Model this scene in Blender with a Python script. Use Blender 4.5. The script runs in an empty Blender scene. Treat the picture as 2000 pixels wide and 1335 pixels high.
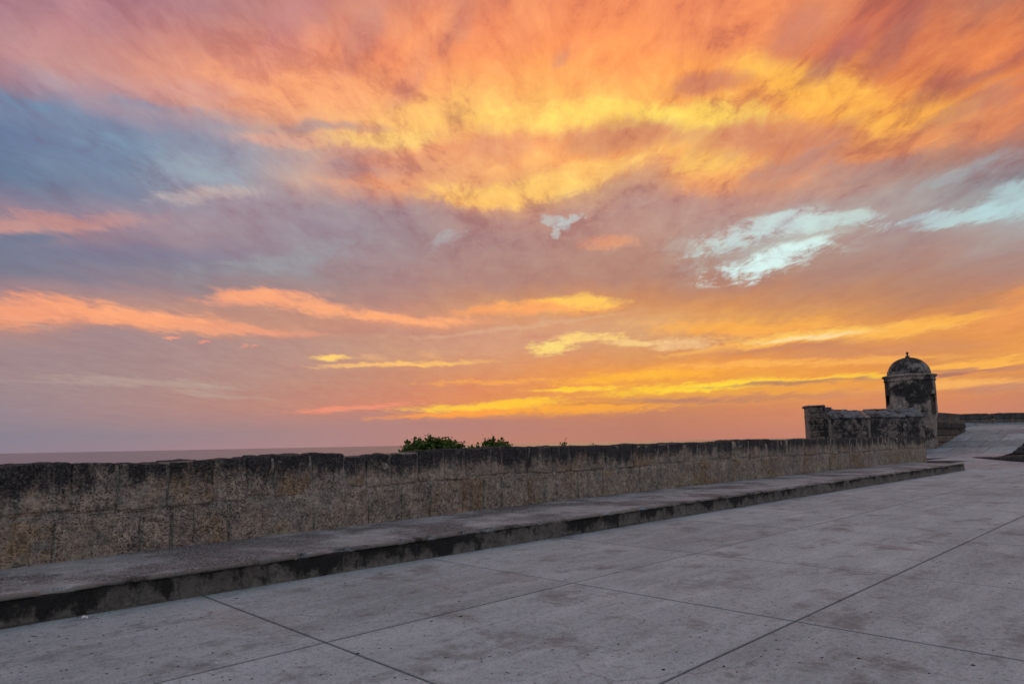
import bpy, bmesh, math, random
import numpy as np
from mathutils import Vector, Matrix, noise as mnoise

C = bpy.context.scene.collection
SC = bpy.context.scene
rad = math.radians

# ------------------------------------------------------------------ camera
cam_d = bpy.data.cameras.new('camera')
cam = bpy.data.objects.new('camera', cam_d)
C.objects.link(cam)
SC.camera = cam
cam_d.sensor_width = 36.0
cam_d.lens = 36.0 * 1333.0 / 2000.0
cam_d.shift_y = 0.03                  # the lens is shifted up a little, so uprights converge less
cam_d.clip_start = 0.05
cam_d.clip_end = 60000.0
EYE = 1.6
# rows: camera right, up, back expressed in world axes (x runs along the parapet, y to the sea)
RIGHT = Vector((0.71371788, -0.70016218, -0.01948601))
DOWN = Vector((0.05822849, 0.08703354, -0.99450219))
FWD = Vector((0.69800876, 0.70865936, 0.10288678))
m = Matrix((RIGHT, -DOWN, -FWD)).transposed().to_4x4()
m.translation = Vector((0.10, 0.105, EYE))
cam.matrix_world = m
FRONT_AZ = rad(45.43)                 # heading of the view, from +x towards +y

# ------------------------------------------------------------------ colour management
SC.view_settings.view_transform = 'Standard'
SC.view_settings.look = 'None'
SC.view_settings.gamma = 1.0
SC.view_settings.use_curve_mapping = False
SC.view_settings.exposure = 0.0


def lin(r, g, b):
    """display colour 0-255 to linear"""
    out = []
    for v in (r, g, b):
        v /= 255.0
        out.append(v / 12.92 if v <= 0.04045 else ((v + 0.055) / 1.055) ** 2.4)
    return (*out, 1.0)


# ------------------------------------------------------------------ sky
SUN_EL = rad(2.0)
SUN_AZ = FRONT_AZ - rad(4.0)          # the glow low on the horizon, a little right of the middle
# sky colours (0-255) from the horizon up, one row for each heading
SKY_COLUMNS = [
    (46, [(141, 128, 144), (141, 128, 144), (140, 129, 144), (139, 130, 145), (145, 132, 145), (153, 135, 146), (159, 137, 146), (165, 140, 146), (165, 139, 145), (165, 137, 143), (221, 151, 122), (183, 141, 139), (129, 126, 147), (119, 123, 145), (184, 140, 141), (121, 124, 150), (103, 119, 147), (109, 124, 155), (127, 136, 160), (179, 136, 143), (180, 130, 136), (167, 123, 136), (167, 123, 136), (167, 123, 136), (167, 123, 136), (167, 123, 136), (167, 123, 136), (167, 123, 136), (167, 123, 136), (167, 123, 136)]),
    (38, [(141, 128, 144), (141, 128, 144), (140, 129, 144), (139, 130, 145), (145, 132, 145), (152, 134, 146), (157, 137, 146), (163, 139, 146), (165, 139, 145), (165, 138, 144), (183, 141, 136), (223, 153, 123), (162, 134, 144), (127, 125, 146), (118, 123, 144), (181, 139, 142), (122, 124, 150), (103, 119, 146), (106, 122, 155), (123, 133, 159), (169, 136, 147), (181, 132, 138), (171, 125, 136), (167, 123, 136), (168, 123, 136), (168, 123, 136), (168, 124, 136), (168, 124, 136), (168, 124, 136), (169, 124, 136)]),
    (31, [(151, 130, 142), (150, 130, 142), (148, 131, 143), (146, 131, 143), (155, 134, 142), (167, 137, 141), (172, 140, 141), (172, 141, 142), (171, 142, 143), (170, 140, 143), (169, 139, 144), (217, 151, 124), (186, 143, 138), (145, 131, 147), (134, 128, 150), (151, 133, 149), (164, 138, 150), (129, 133, 155), (120, 134, 159), (124, 135, 162), (169, 143, 156), (203, 147, 140), (199, 139, 134), (180, 129, 137), (176, 128, 138), (176, 128, 138), (176, 128, 138), (176, 128, 138), (176, 128, 138), (176, 128, 138)]),
    (24, [(164, 132, 140), (163, 132, 139), (160, 132, 139), (158, 133, 139), (169, 135, 137), (180, 137, 134), (186, 140, 133), (184, 142, 136), (183, 144, 139), (180, 144, 142), (180, 144, 142), (205, 148, 128), (194, 145, 133), (159, 138, 145), (145, 138, 152), (147, 135, 153), (160, 140, 151), (161, 145, 157), (151, 153, 167), (147, 148, 166), (165, 146, 156), (231, 161, 130), (228, 152, 124), (210, 140, 125), (185, 131, 131), (185, 131, 131), (186, 131, 131), (186, 131, 131), (186, 131, 130), (186, 131, 130)]),
    (17, [(173, 133, 135), (172, 133, 135), (171, 133, 135), (171, 133, 134), (177, 134, 132), (189, 136, 127), (201, 139, 124), (198, 142, 127), (196, 145, 131), (194, 148, 136), (192, 149, 139), (201, 146, 129), (203, 148, 130), (171, 139, 139), (160, 142, 147), (158, 139, 149), (153, 137, 150), (160, 142, 151), (199, 158, 145), (186, 156, 154), (198, 164, 145), (239, 169, 128), (247, 160, 115), (233, 147, 113), (207, 136, 120), (195, 132, 123), (195, 132, 123), (195, 132, 123), (195, 132, 123), (195, 132, 123)]),
    (10, [(180, 132, 128), (180, 132, 128), (180, 132, 128), (181, 132, 128), (181, 132, 128), (197, 135, 120), (217, 139, 112), (213, 141, 116), (209, 145, 119), (210, 154, 126), (209, 157, 131), (201, 145, 129), (226, 153, 123), (188, 139, 130), (176, 139, 138), (166, 139, 143), (160, 137, 143), (163, 137, 143), (233, 158, 117), (220, 155, 130), (244, 171, 122), (253, 186, 118), (250, 167, 112), (245, 148, 104), (228, 140, 107), (205, 132, 115), (205, 132, 115), (205, 132, 115), (205, 132, 115), (205, 132, 115)]),
    (3, [(190, 131, 115), (190, 130, 116), (188, 130, 117), (186, 130, 120), (186, 130, 121), (220, 145, 96), (232, 146, 93), (229, 143, 100), (225, 147, 104), (222, 154, 116), (219, 159, 129), (213, 153, 128), (224, 156, 118), (205, 147, 118), (183, 138, 129), (177, 137, 132), (173, 137, 135), (182, 140, 132), (235, 171, 115), (240, 168, 114), (241, 159, 110), (253, 191, 110), (252, 171, 104), (248, 150, 98), (239, 142, 101), (221, 136, 106), (221, 136, 107), (220, 136, 107), (220, 136, 107), (220, 136, 107)]),
    (-4, [(191, 128, 109), (190, 128, 110), (190, 128, 111), (189, 128, 113), (194, 131, 109), (221, 144, 88), (234, 150, 86), (239, 152, 87), (236, 153, 90), (228, 154, 106), (221, 158, 122), (221, 160, 126), (224, 158, 112), (210, 147, 110), (186, 136, 122), (182, 136, 125), (182, 139, 130), (192, 143, 128), (222, 169, 119), (249, 171, 104), (236, 152, 104), (253, 195, 105), (251, 167, 97), (249, 150, 94), (243, 144, 97), (232, 139, 101), (232, 139, 101), (232, 139, 101), (232, 139, 101), (232, 139, 101)]),
    (-11, [(186, 124, 108), (187, 125, 108), (189, 126, 107), (191, 127, 105), (195, 129, 104), (201, 134, 100), (233, 160, 82), (245, 165, 75), (246, 159, 74), (225, 153, 96), (220, 158, 112), (226, 170, 123), (223, 156, 106), (207, 143, 105), (184, 133, 118), (184, 136, 121), (188, 143, 130), (185, 144, 135), (199, 151, 124), (247, 166, 100), (224, 149, 104), (252, 188, 100), (250, 155, 91), (250, 149, 90), (245, 145, 95), (239, 142, 98), (239, 142, 98), (239, 142, 98), (239, 141, 99), (238, 141, 99)]),
    (-18, [(192, 126, 108), (192, 126, 108), (195, 127, 106), (200, 130, 104), (205, 133, 101), (214, 139, 96), (237, 164, 81), (244, 167, 75), (243, 155, 74), (227, 150, 89), (218, 149, 100), (240, 172, 94), (218, 147, 94), (189, 137, 115), (178, 140, 129), (177, 146, 137), (181, 151, 144), (187, 140, 131), (234, 159, 105), (237, 153, 99), (217, 150, 102), (248, 163, 90), (250, 161, 88), (237, 142, 95), (239, 142, 97), (240, 143, 97), (240, 143, 97), (240, 143, 97), (240, 143, 97), (240, 143, 97)]),
    (-25, [(197, 129, 110), (198, 129, 109), (201, 131, 107), (206, 133, 104), (212, 135, 100), (220, 141, 94), (237, 161, 81), (243, 161, 75), (233, 151, 81), (217, 144, 91), (233, 157, 87), (222, 152, 90), (197, 138, 104), (179, 136, 122), (176, 144, 135), (174, 148, 144), (178, 148, 144), (198, 144, 122), (221, 146, 104), (218, 142, 98), (240, 157, 87), (248, 172, 85), (232, 139, 90), (219, 130, 97), (231, 138, 94), (232, 138, 94), (232, 139, 94), (233, 139, 94), (234, 140, 95), (235, 140, 95)]),
    (-32, [(197, 131, 111), (198, 131, 110), (201, 132, 108), (204, 132, 105), (209, 134, 102), (216, 138, 96), (227, 148, 87), (229, 151, 84), (221, 148, 89), (227, 151, 87), (232, 153, 85), (202, 138, 99), (186, 134, 110), (179, 137, 124), (173, 141, 136), (168, 154, 155), (168, 153, 151), (172, 131, 120), (215, 141, 98), (246, 168, 84), (241, 154, 80), (217, 125, 83), (200, 117, 89), (205, 119, 88), (206, 120, 88), (207, 120, 88), (207, 120, 88), (208, 121, 88), (209, 122, 89), (211, 123, 89)]),
    (-39, [(192, 128, 112), (193, 128, 111), (194, 129, 110), (196, 129, 109), (198, 130, 108), (201, 132, 104), (210, 138, 95), (224, 148, 87), (240, 160, 80), (235, 153, 83), (225, 146, 88), (205, 138, 98), (179, 136, 125), (171, 141, 138), (170, 171, 173), (168, 180, 182), (137, 134, 142), (166, 120, 112), (205, 126, 96), (220, 127, 84), (218, 124, 79), (196, 116, 85), (178, 110, 92), (179, 110, 92), (180, 111, 92), (181, 111, 92), (182, 111, 91), (183, 112, 91), (184, 112, 91), (186, 113, 91)]),
    (-47, [(193, 128, 111), (194, 129, 111), (195, 129, 110), (197, 130, 108), (199, 131, 106), (207, 136, 98), (220, 145, 89), (238, 158, 81), (236, 154, 83), (226, 146, 88), (205, 138, 98), (177, 136, 127), (170, 142, 139), (170, 177, 179), (158, 167, 172), (131, 120, 129), (185, 123, 105), (215, 127, 90), (223, 127, 80), (212, 122, 78), (178, 110, 92), (178, 110, 92), (178, 110, 92), (178, 110, 92), (178, 110, 92), (178, 110, 92), (178, 110, 92), (178, 110, 92), (178, 110, 92), (178, 110, 92)]),
]
# azimuth, elevation, half length, half width, tilt, colour, strength, raggedness
SKY_STREAKS = [
    (21.2, 15.06, 6.09, 1.97, 3.6, (185, 189, 185), 0.6, 1.1),
    (20.5, 16.36, 4.63, 0.86, 1.2, (203, 220, 218), 0.8, 1.5),
    (18.29, 15.62, 3.15, 0.72, 9.1, (196, 214, 212), 0.75, 1.5),
    (21.31, 13.71, 4.54, 0.99, 8.3, (216, 239, 236), 1, 1.4),
    (25.38, 16.05, 3.6, 0.46, 0, (196, 214, 212), 0.7, 1.1),
    (4.44, 18.27, 1.49, 0.41, -19.1, (188, 197, 196), 0.6, 1.9),
    (5.76, 18.3, 1.47, 0.37, 16, (196, 207, 206), 0.7, 1.9),
    (4.2, 17.55, 0.67, 0.35, 56.5, (196, 207, 206), 0.6, 1.8),
    (-5.37, 16.87, 1.83, 0.46, 26.9, (174, 173, 176), 0.5, 1.6),
    (33.74, 15.29, 5.21, 0.56, -1.8, (186, 210, 213), 0.8, 1.5),
    (37.2, 15.68, 2.23, 1.16, 9, (180, 207, 211), 0.75, 1.1),
    (34.55, 17.74, 3.57, 0.7, 7.9, (159, 169, 178), 0.5, 1),
    (14.44, 16.07, 2.48, 0.65, -0.1, (185, 168, 160), 0.5, 0.9),
    (8.53, 16.51, 1.94, 0.58, 1.4, (232, 154, 114), 0.7, 0.8),
    (14.06, 25.38, 8.02, 0.96, -5.5, (255, 216, 102), 0.95, 0.8),
    (7.14, 26.08, 6.62, 0.98, -5.4, (253, 200, 103), 0.7, 0.9),
    (0.42, 25.8, 6.7, 1.06, -2.8, (253, 203, 106), 0.6, 0.7),
    (17.19, 24.99, 2.39, 1.45, 10.5, (255, 208, 98), 0.7, 0.8),
    (-9.81, 24.77, 5.65, 0.91, 2.8, (255, 210, 122), 0.85, 0.6),
    (-6.28, 26.9, 5.77, 1.49, 5.8, (253, 200, 112), 0.5, 0.8),
    (0.31, 20.84, 6.2, 0.8, 0.7, (253, 202, 112), 0.85, 0.9),
    (5.65, 21.64, 6.99, 0.88, 5.2, (253, 196, 108), 0.7, 0.9),
    (17.23, 22.06, 3.69, 1.21, -7.2, (253, 200, 104), 0.8, 0.7),
    (-2.37, 20.3, 4.86, 0.6, 0.7, (253, 192, 108), 0.8, 0.7),
    (17.55, 20.49, 2.41, 1.01, 2.5, (249, 168, 104), 0.5, 0.8),
    (24.09, 27.12, 4.27, 1.34, -18.2, (253, 188, 85), 0.8, 0.8),
    (27.79, 24.62, 5.55, 1.45, -25, (253, 181, 82), 0.8, 0.8),
    (29.76, 22.87, 2.48, 0.93, -22.2, (253, 184, 82), 0.7, 0.8),
    (33.24, 22.81, 2.67, 1.34, -24, (251, 178, 82), 0.8, 0.6),
    (11, 24.07, 4.94, 1.3, 0.2, (207, 138, 104), 0.75, 0.8),
    (-1.41, 24.29, 3.57, 1.16, -0.4, (217, 142, 112), 0.6, 0.9),
    (20.51, 23.1, 5.05, 1.2, 2.6, (198, 127, 106), 0.6, 0.9),
    (26.16, 22.13, 4.52, 1.12, 14.6, (192, 120, 104), 0.6, 0.9),
    (24.46, 29.58, 2.3, 1.15, 37.3, (189, 114, 100), 0.6, 1),
    (27.34, 28.11, 2.25, 0.89, 32.3, (169, 104, 106), 0.75, 0.8),
    (31.38, 28.07, 2.66, 1.22, 44, (170, 104, 98), 0.6, 1),
    (29.61, 29.5, 3.79, 1.06, 19.6, (208, 111, 88), 0.5, 0.8),
    (17.74, 27.34, 3.25, 0.8, 0.3, (185, 110, 104), 0.65, 0.9),
    (36.92, 24.24, 3.31, 0.93, 16.6, (168, 100, 95), 0.7, 0.8),
    (34.17, 24.39, 2.92, 0.83, 22.8, (179, 106, 98), 0.6, 0.9),
    (35.51, 21.89, 3.17, 0.68, 12.8, (168, 106, 104), 0.55, 0.9),
    (37.16, 20.29, 2.22, 0.54, 13.8, (228, 138, 92), 0.6, 0.9),
    (31.59, 20.48, 3.55, 0.7, 0.1, (239, 154, 96), 0.6, 0.9),
    (26.72, 19.85, 3.55, 0.81, -2.1, (231, 154, 112), 0.6, 0.9),
    (23.84, 20.72, 4.41, 0.83, 5.5, (176, 132, 128), 0.6, 0.9),
    (28.47, 19.53, 3.77, 0.87, -0.5, (156, 128, 132), 0.6, 0.9),
    (5.96, 30.25, 1.57, 0.83, 40.4, (192, 128, 112), 0.5, 1),
    (-4.87, 32.14, 3.05, 1.27, 52.8, (192, 132, 120), 0.4, 1),
    (-12.86, 32.04, 2.96, 1.22, 60.6, (189, 132, 128), 0.45, 1),
    (-8.25, 29.92, 3.5, 1, 54.9, (201, 138, 128), 0.55, 0.9),
    (1.96, 32.47, 3.29, 1.75, 56.5, (247, 154, 106), 0.6, 0.9),
    (-7.58, 31.19, 3.93, 1.39, 48.9, (251, 159, 108), 0.7, 0.9),
    (21.46, 31.34, 3.1, 1.54, 30.8, (251, 149, 92), 0.5, 0.9),
    (37.4, 26.27, 2.94, 1.33, 27, (232, 130, 78), 0.6, 0.9),
    (37.57, 24.98, 1.62, 0.86, 15.8, (238, 136, 80), 0.7, 0.8),
    (34.11, 27.29, 2.29, 1.72, 26.4, (224, 127, 82), 0.6, 0.9),
    (-18.78, 32.05, 4.25, 1.44, 48.1, (196, 132, 136), 0.5, 0.9),
    (-20.34, 29.14, 5.31, 1.34, 24.4, (240, 160, 132), 0.5, 0.9),
    (-17.06, 27.81, 6.13, 1.23, -0.7, (253, 174, 122), 0.6, 0.9),
    (-34.62, 28.2, 4.13, 1.11, 48.8, (201, 140, 142), 0.45, 0.9),
    (-27.48, 26.26, 5.7, 0.89, 4.9, (208, 154, 148), 0.6, 0.9),
    (-33.19, 24.74, 2.84, 0.74, 2.7, (176, 144, 154), 0.6, 0.9),
    (-28.49, 24.88, 3.86, 0.55, 6.8, (141, 147, 170), 0.6, 0.9),
    (-36.18, 22.89, 2.68, 0.45, 8.2, (114, 137, 166), 0.7, 0.7),
    (-30.76, 21.53, 2.93, 0.64, -4.4, (123, 147, 173), 0.5, 0.7),
    (-26.03, 20.69, 3.96, 1.1, 3, (156, 165, 179), 0.6, 0.8),
    (-25.08, 19.24, 4.04, 0.59, 7.1, (198, 178, 172), 0.7, 0.7),
    (-15.37, 25.44, 4.6, 0.44, 3.3, (160, 142, 152), 0.6, 0.8),
    (-18.64, 24.19, 4.83, 0.59, 3.4, (232, 168, 144), 0.6, 0.8),
    (-12.82, 23, 3, 0.68, 12.6, (196, 148, 136), 0.6, 0.9),
    (-11.97, 21.89, 3.41, 0.78, 3.2, (168, 140, 146), 0.6, 0.9),
    (-34.95, 15.84, 5.79, 0.75, 13.5, (200, 147, 140), 0.8, 0.8),
    (-36.07, 14.46, 3.24, 0.51, 12.1, (106, 118, 144), 0.85, 0.8),
    (-32.09, 14.06, 7.64, 0.86, 4.8, (124, 124, 148), 0.6, 0.8),
    (-18.5, 14.77, 6.37, 1.03, 11.5, (154, 155, 162), 0.6, 0.8),
    (-35.56, 9.66, 5.52, 1.05, 1.7, (242, 158, 122), 1, 0.8),
    (-28.31, 9.58, 6.42, 0.83, -3, (251, 166, 122), 1, 0.7),
    (-21.49, 9.21, 6.02, 0.4, -1.9, (235, 156, 124), 0.9, 0.6),
    (-20.21, 11.79, 4.25, 0.52, 5.1, (247, 162, 124), 1, 0.6),
    (-16.05, 11.24, 6.02, 0.7, -7.2, (249, 168, 124), 1, 0.7),
    (-9.84, 10.68, 6.74, 0.46, -3.3, (251, 170, 120), 1, 0.7),
    (3.81, 11.27, 5.63, 0.6, 0.1, (253, 172, 94), 0.9, 0.8),
    (6.2, 11.61, 3.45, 0.55, -0.4, (255, 198, 95), 0.9, 0.7),
    (0.1, 11.07, 4.79, 0.51, 0.8, (249, 164, 104), 0.8, 0.7),
    (-26.83, 8.22, 0.59, 0.1, -2.7, (245, 154, 124), 0.9, 0.6),
    (-24.42, 8.1, 0.47, 0.07, 2.4, (240, 152, 128), 0.8, 0.6),
    (-21.39, 7.89, 0.38, 0.07, 1.9, (234, 154, 132), 0.7, 0.6),
    (-20.6, 7.88, 0.3, 0.07, -1.4, (234, 154, 132), 0.7, 0.6),
    (-14.89, 7.22, 1.46, 0.19, 0.7, (255, 207, 112), 1, 0.5),
    (-11.93, 7.21, 1.66, 0.29, -5.7, (226, 170, 124), 0.6, 0.8),
    (-6.87, 7.51, 1.28, 0.38, -10.2, (230, 172, 120), 0.55, 0.8),
    (-8.58, 6.71, 6.32, 0.25, 1.9, (253, 194, 110), 0.95, 0.5),
    (-12.76, 6.57, 3.7, 0.17, 1.3, (243, 184, 120), 0.7, 0.5),
    (3.72, 7.99, 2.16, 0.6, 8.3, (255, 220, 124), 0.95, 1),
    (6.75, 8.61, 3.42, 0.38, -4.1, (253, 208, 124), 0.85, 1),
    (2.66, 8.96, 1.56, 0.3, 3.4, (207, 142, 114), 0.8, 0.8),
    (9.92, 7.98, 2.52, 0.25, 0.5, (251, 207, 136), 0.8, 0.7),
    (14.47, 7.75, 2.85, 0.42, -3.1, (248, 200, 144), 0.7, 0.9),
    (18.44, 7.27, 5.84, 0.27, 3.8, (253, 184, 90), 0.95, 0.7),
    (18.52, 8.82, 7.41, 0.69, -3, (253, 174, 80), 0.8, 0.7),
    (25.21, 7.78, 7.81, 0.47, -0.4, (253, 196, 98), 1, 0.6),
    (24.49, 7.68, 4.67, 0.18, -0.3, (249, 220, 166), 0.8, 0.5),
    (31.3, 7.84, 5.41, 0.44, 5.6, (250, 178, 84), 0.9, 0.6),
    (37.03, 8.28, 3.14, 0.88, 23, (238, 154, 90), 0.7, 0.6),
    (21.88, 7.08, 6.71, 0.32, 0.3, (197, 132, 104), 0.6, 0.8),
    (27.9, 6.32, 7.44, 0.46, -1.1, (208, 138, 100), 0.6, 0.8),
    (0.07, 9.66, 10.33, 0.21, 4.8, (220, 174, 140), 0.5, 0.5),
    (-2.64, 3.05, 6.41, 0.39, 1, (255, 202, 69), 1, 0.6),
    (0.59, 3.38, 3.87, 0.39, 3.8, (255, 196, 64), 1, 0.6),
    (-4.36, 2.53, 6.8, 0.26, 2.1, (255, 159, 72), 0.9, 0.6),
    (6.36, 2.78, 6.76, 0.51, 0.6, (251, 168, 63), 0.9, 0.7),
    (5.55, 4.38, 4.05, 0.21, 0.5, (255, 202, 64), 1, 0.5),
    (-1.74, 5.18, 5.59, 0.21, 1, (249, 170, 84), 0.7, 0.6),
    (10.65, 5.24, 7.88, 0.42, 1.9, (253, 179, 66), 0.95, 0.6),
    (13.91, 4.19, 6.88, 0.38, 3, (253, 198, 62), 0.95, 0.6),
    (17.12, 4.31, 5.11, 0.37, 1.7, (255, 212, 68), 1, 0.6),
    (25, 4.39, 6.73, 0.23, 0.1, (255, 200, 66), 1, 0.6),
    (18.76, 5.87, 7.34, 0.29, 0, (253, 178, 88), 0.85, 0.6),
    (27.85, 5.56, 6.09, 0.27, 0.3, (251, 178, 90), 0.7, 0.6),
    (34.16, 4.82, 4.45, 0.36, 2.6, (253, 182, 84), 0.9, 0.7),
    (33.77, 3.48, 4.17, 0.43, -2.5, (249, 180, 100), 0.85, 0.7),
    (27.7, 3.28, 4.05, 0.23, 1.5, (238, 158, 92), 0.7, 0.7),
    (20.53, 3.23, 9.76, 0.32, -0.2, (187, 124, 104), 0.6, 0.8),
    (22.83, 4.24, 7.67, 0.18, 0.3, (167, 114, 104), 0.8, 0.7),
    (33.84, 4.45, 3.58, 0.16, -0.7, (185, 124, 106), 0.8, 0.7),
    (32.61, 4.18, 1.69, 0.13, 1.9, (165, 112, 104), 0.85, 0.6),
    (35.49, 3.13, 3.15, 0.24, 2.5, (189, 130, 110), 0.75, 0.7),
    (13.86, 3.15, 5.26, 0.19, -1.9, (181, 124, 106), 0.7, 0.7),
    (7.64, 3.09, 3.8, 0.13, -0.5, (200, 128, 80), 0.6, 0.7),
    (-13.15, 3.14, 5.08, 0.25, 3.7, (240, 146, 118), 0.9, 0.7),
    (-27.83, 5.01, 6.76, 0.38, -2, (184, 160, 148), 0.6, 0.8),
    (-23.24, 4.19, 4.01, 0.2, -4.8, (188, 159, 146), 0.6, 0.7),
    (-34.18, 4.9, 3.56, 0.21, -0.5, (178, 154, 150), 0.5, 0.8),
]

world = bpy.data.worlds.new('World')
SC.world = world
world.use_nodes = True
world.cycles.sampling_method = 'MANUAL'
world.cycles.sample_map_resolution = 512


class NT:
    """small helper round a node tree"""
    def __init__(self, tree):
        self.t = tree
        self.n = tree.nodes
        self.l = tree.links

    def put(self, sock, v):
        if v is None:
            return
        if hasattr(v, 'is_output') or isinstance(v, bpy.types.NodeSocket):
            self.l.new(v, sock)
        elif isinstance(v, (tuple, list)) and len(v) == 3 and sock.type == 'RGBA':
            sock.default_value = (*v, 1)
        else:
            sock.default_value = v

    def node(self, typ, **kw):
        nd = self.n.new(typ)
        for k, v in kw.items():
            setattr(nd, k, v)
        return nd

    def math(self, op, a, b=None, c=None, clamp=False):
        nd = self.node('ShaderNodeMath', operation=op, use_clamp=clamp)
        for i, v in enumerate((a, b, c)):
            self.put(nd.inputs[i], v)
        return nd.outputs[0]

    def vmath(self, op, a, b=None, scale=None):
        nd = self.node('ShaderNodeVectorMath', operation=op)
        self.put(nd.inputs[0], a)
        if b is not None:
            self.put(nd.inputs[1], b)
        if scale is not None:
            self.put(nd.inputs['Scale'], scale)
        return nd.outputs['Vector'] if op not in ('DOT_PRODUCT', 'LENGTH') else nd.outputs['Value']

    def mix(self, f, a, b, blend='MIX'):
        nd = self.node('ShaderNodeMix', data_type='RGBA', blend_type=blend, clamp_factor=True)
        self.put(nd.inputs[0], f)
        self.put(nd.inputs[6], a)
        self.put(nd.inputs[7], b)
        return nd.outputs[2]

    def noise(self, vec, scale, detail=4.0, rough=0.55, lac=2.0, dist=0.0, color=False):
        nd = self.node('ShaderNodeTexNoise')
        if vec is not None:
            self.l.new(vec, nd.inputs['Vector'])
        nd.inputs['Scale'].default_value = scale
        nd.inputs['Detail'].default_value = detail
        nd.inputs['Roughness'].default_value = rough
        nd.inputs['Lacunarity'].default_value = lac
        nd.inputs['Distortion'].default_value = dist
        return nd.outputs['Color' if color else 'Fac']

    def voronoi(self, vec, scale, feature='F1', rnd=1.0):
        nd = self.node('ShaderNodeTexVoronoi', feature=feature)
        self.l.new(vec, nd.inputs['Vector'])
        nd.inputs['Scale'].default_value = scale
        nd.inputs['Randomness'].default_value = rnd
        return nd.outputs['Distance']

    def rng(self, v, a, b, c=0.0, d=1.0, smooth=False):
        nd = self.node('ShaderNodeMapRange', interpolation_type='SMOOTHSTEP' if smooth else 'LINEAR')
        self.put(nd.inputs['Value'], v)
        for k, x in zip(('From Min', 'From Max', 'To Min', 'To Max'), (a, b, c, d)):
            self.put(nd.inputs[k], x)
        return nd.outputs['Result']

    def mapping(self, vec, loc=(0, 0, 0), rot=(0, 0, 0), scale=(1, 1, 1), kind='POINT'):
        nd = self.node('ShaderNodeMapping', vector_type=kind)
        self.l.new(vec, nd.inputs['Vector'])
        if kind != 'NORMAL':
            nd.inputs['Location'].default_value = loc
        nd.inputs['Rotation'].default_value = rot
        nd.inputs['Scale'].default_value = scale
        return nd.outputs[0]

    def comb(self, x, y, z=0.0):
        nd = self.node('ShaderNodeCombineXYZ')
        for i, v in enumerate((x, y, z)):
            self.put(nd.inputs[i], v)
        return nd.outputs[0]

    def sep(self, v):
        nd = self.node('ShaderNodeSeparateXYZ')
        self.put(nd.inputs[0], v)
        return nd.outputs

    def ramp(self, f, stops, interp='LINEAR'):
        nd = self.node('ShaderNodeValToRGB')
        cr = nd.color_ramp
        cr.interpolation = interp
        while len(cr.elements) < len(stops):
            cr.elements.new(1.0)
        for el, (p, c) in zip(cr.elements, stops):
            el.position = p
        for el, (p, c) in zip(cr.elements, stops):
            el.color = c
        self.put(nd.inputs[0], f)
        return nd.outputs[0]


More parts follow.
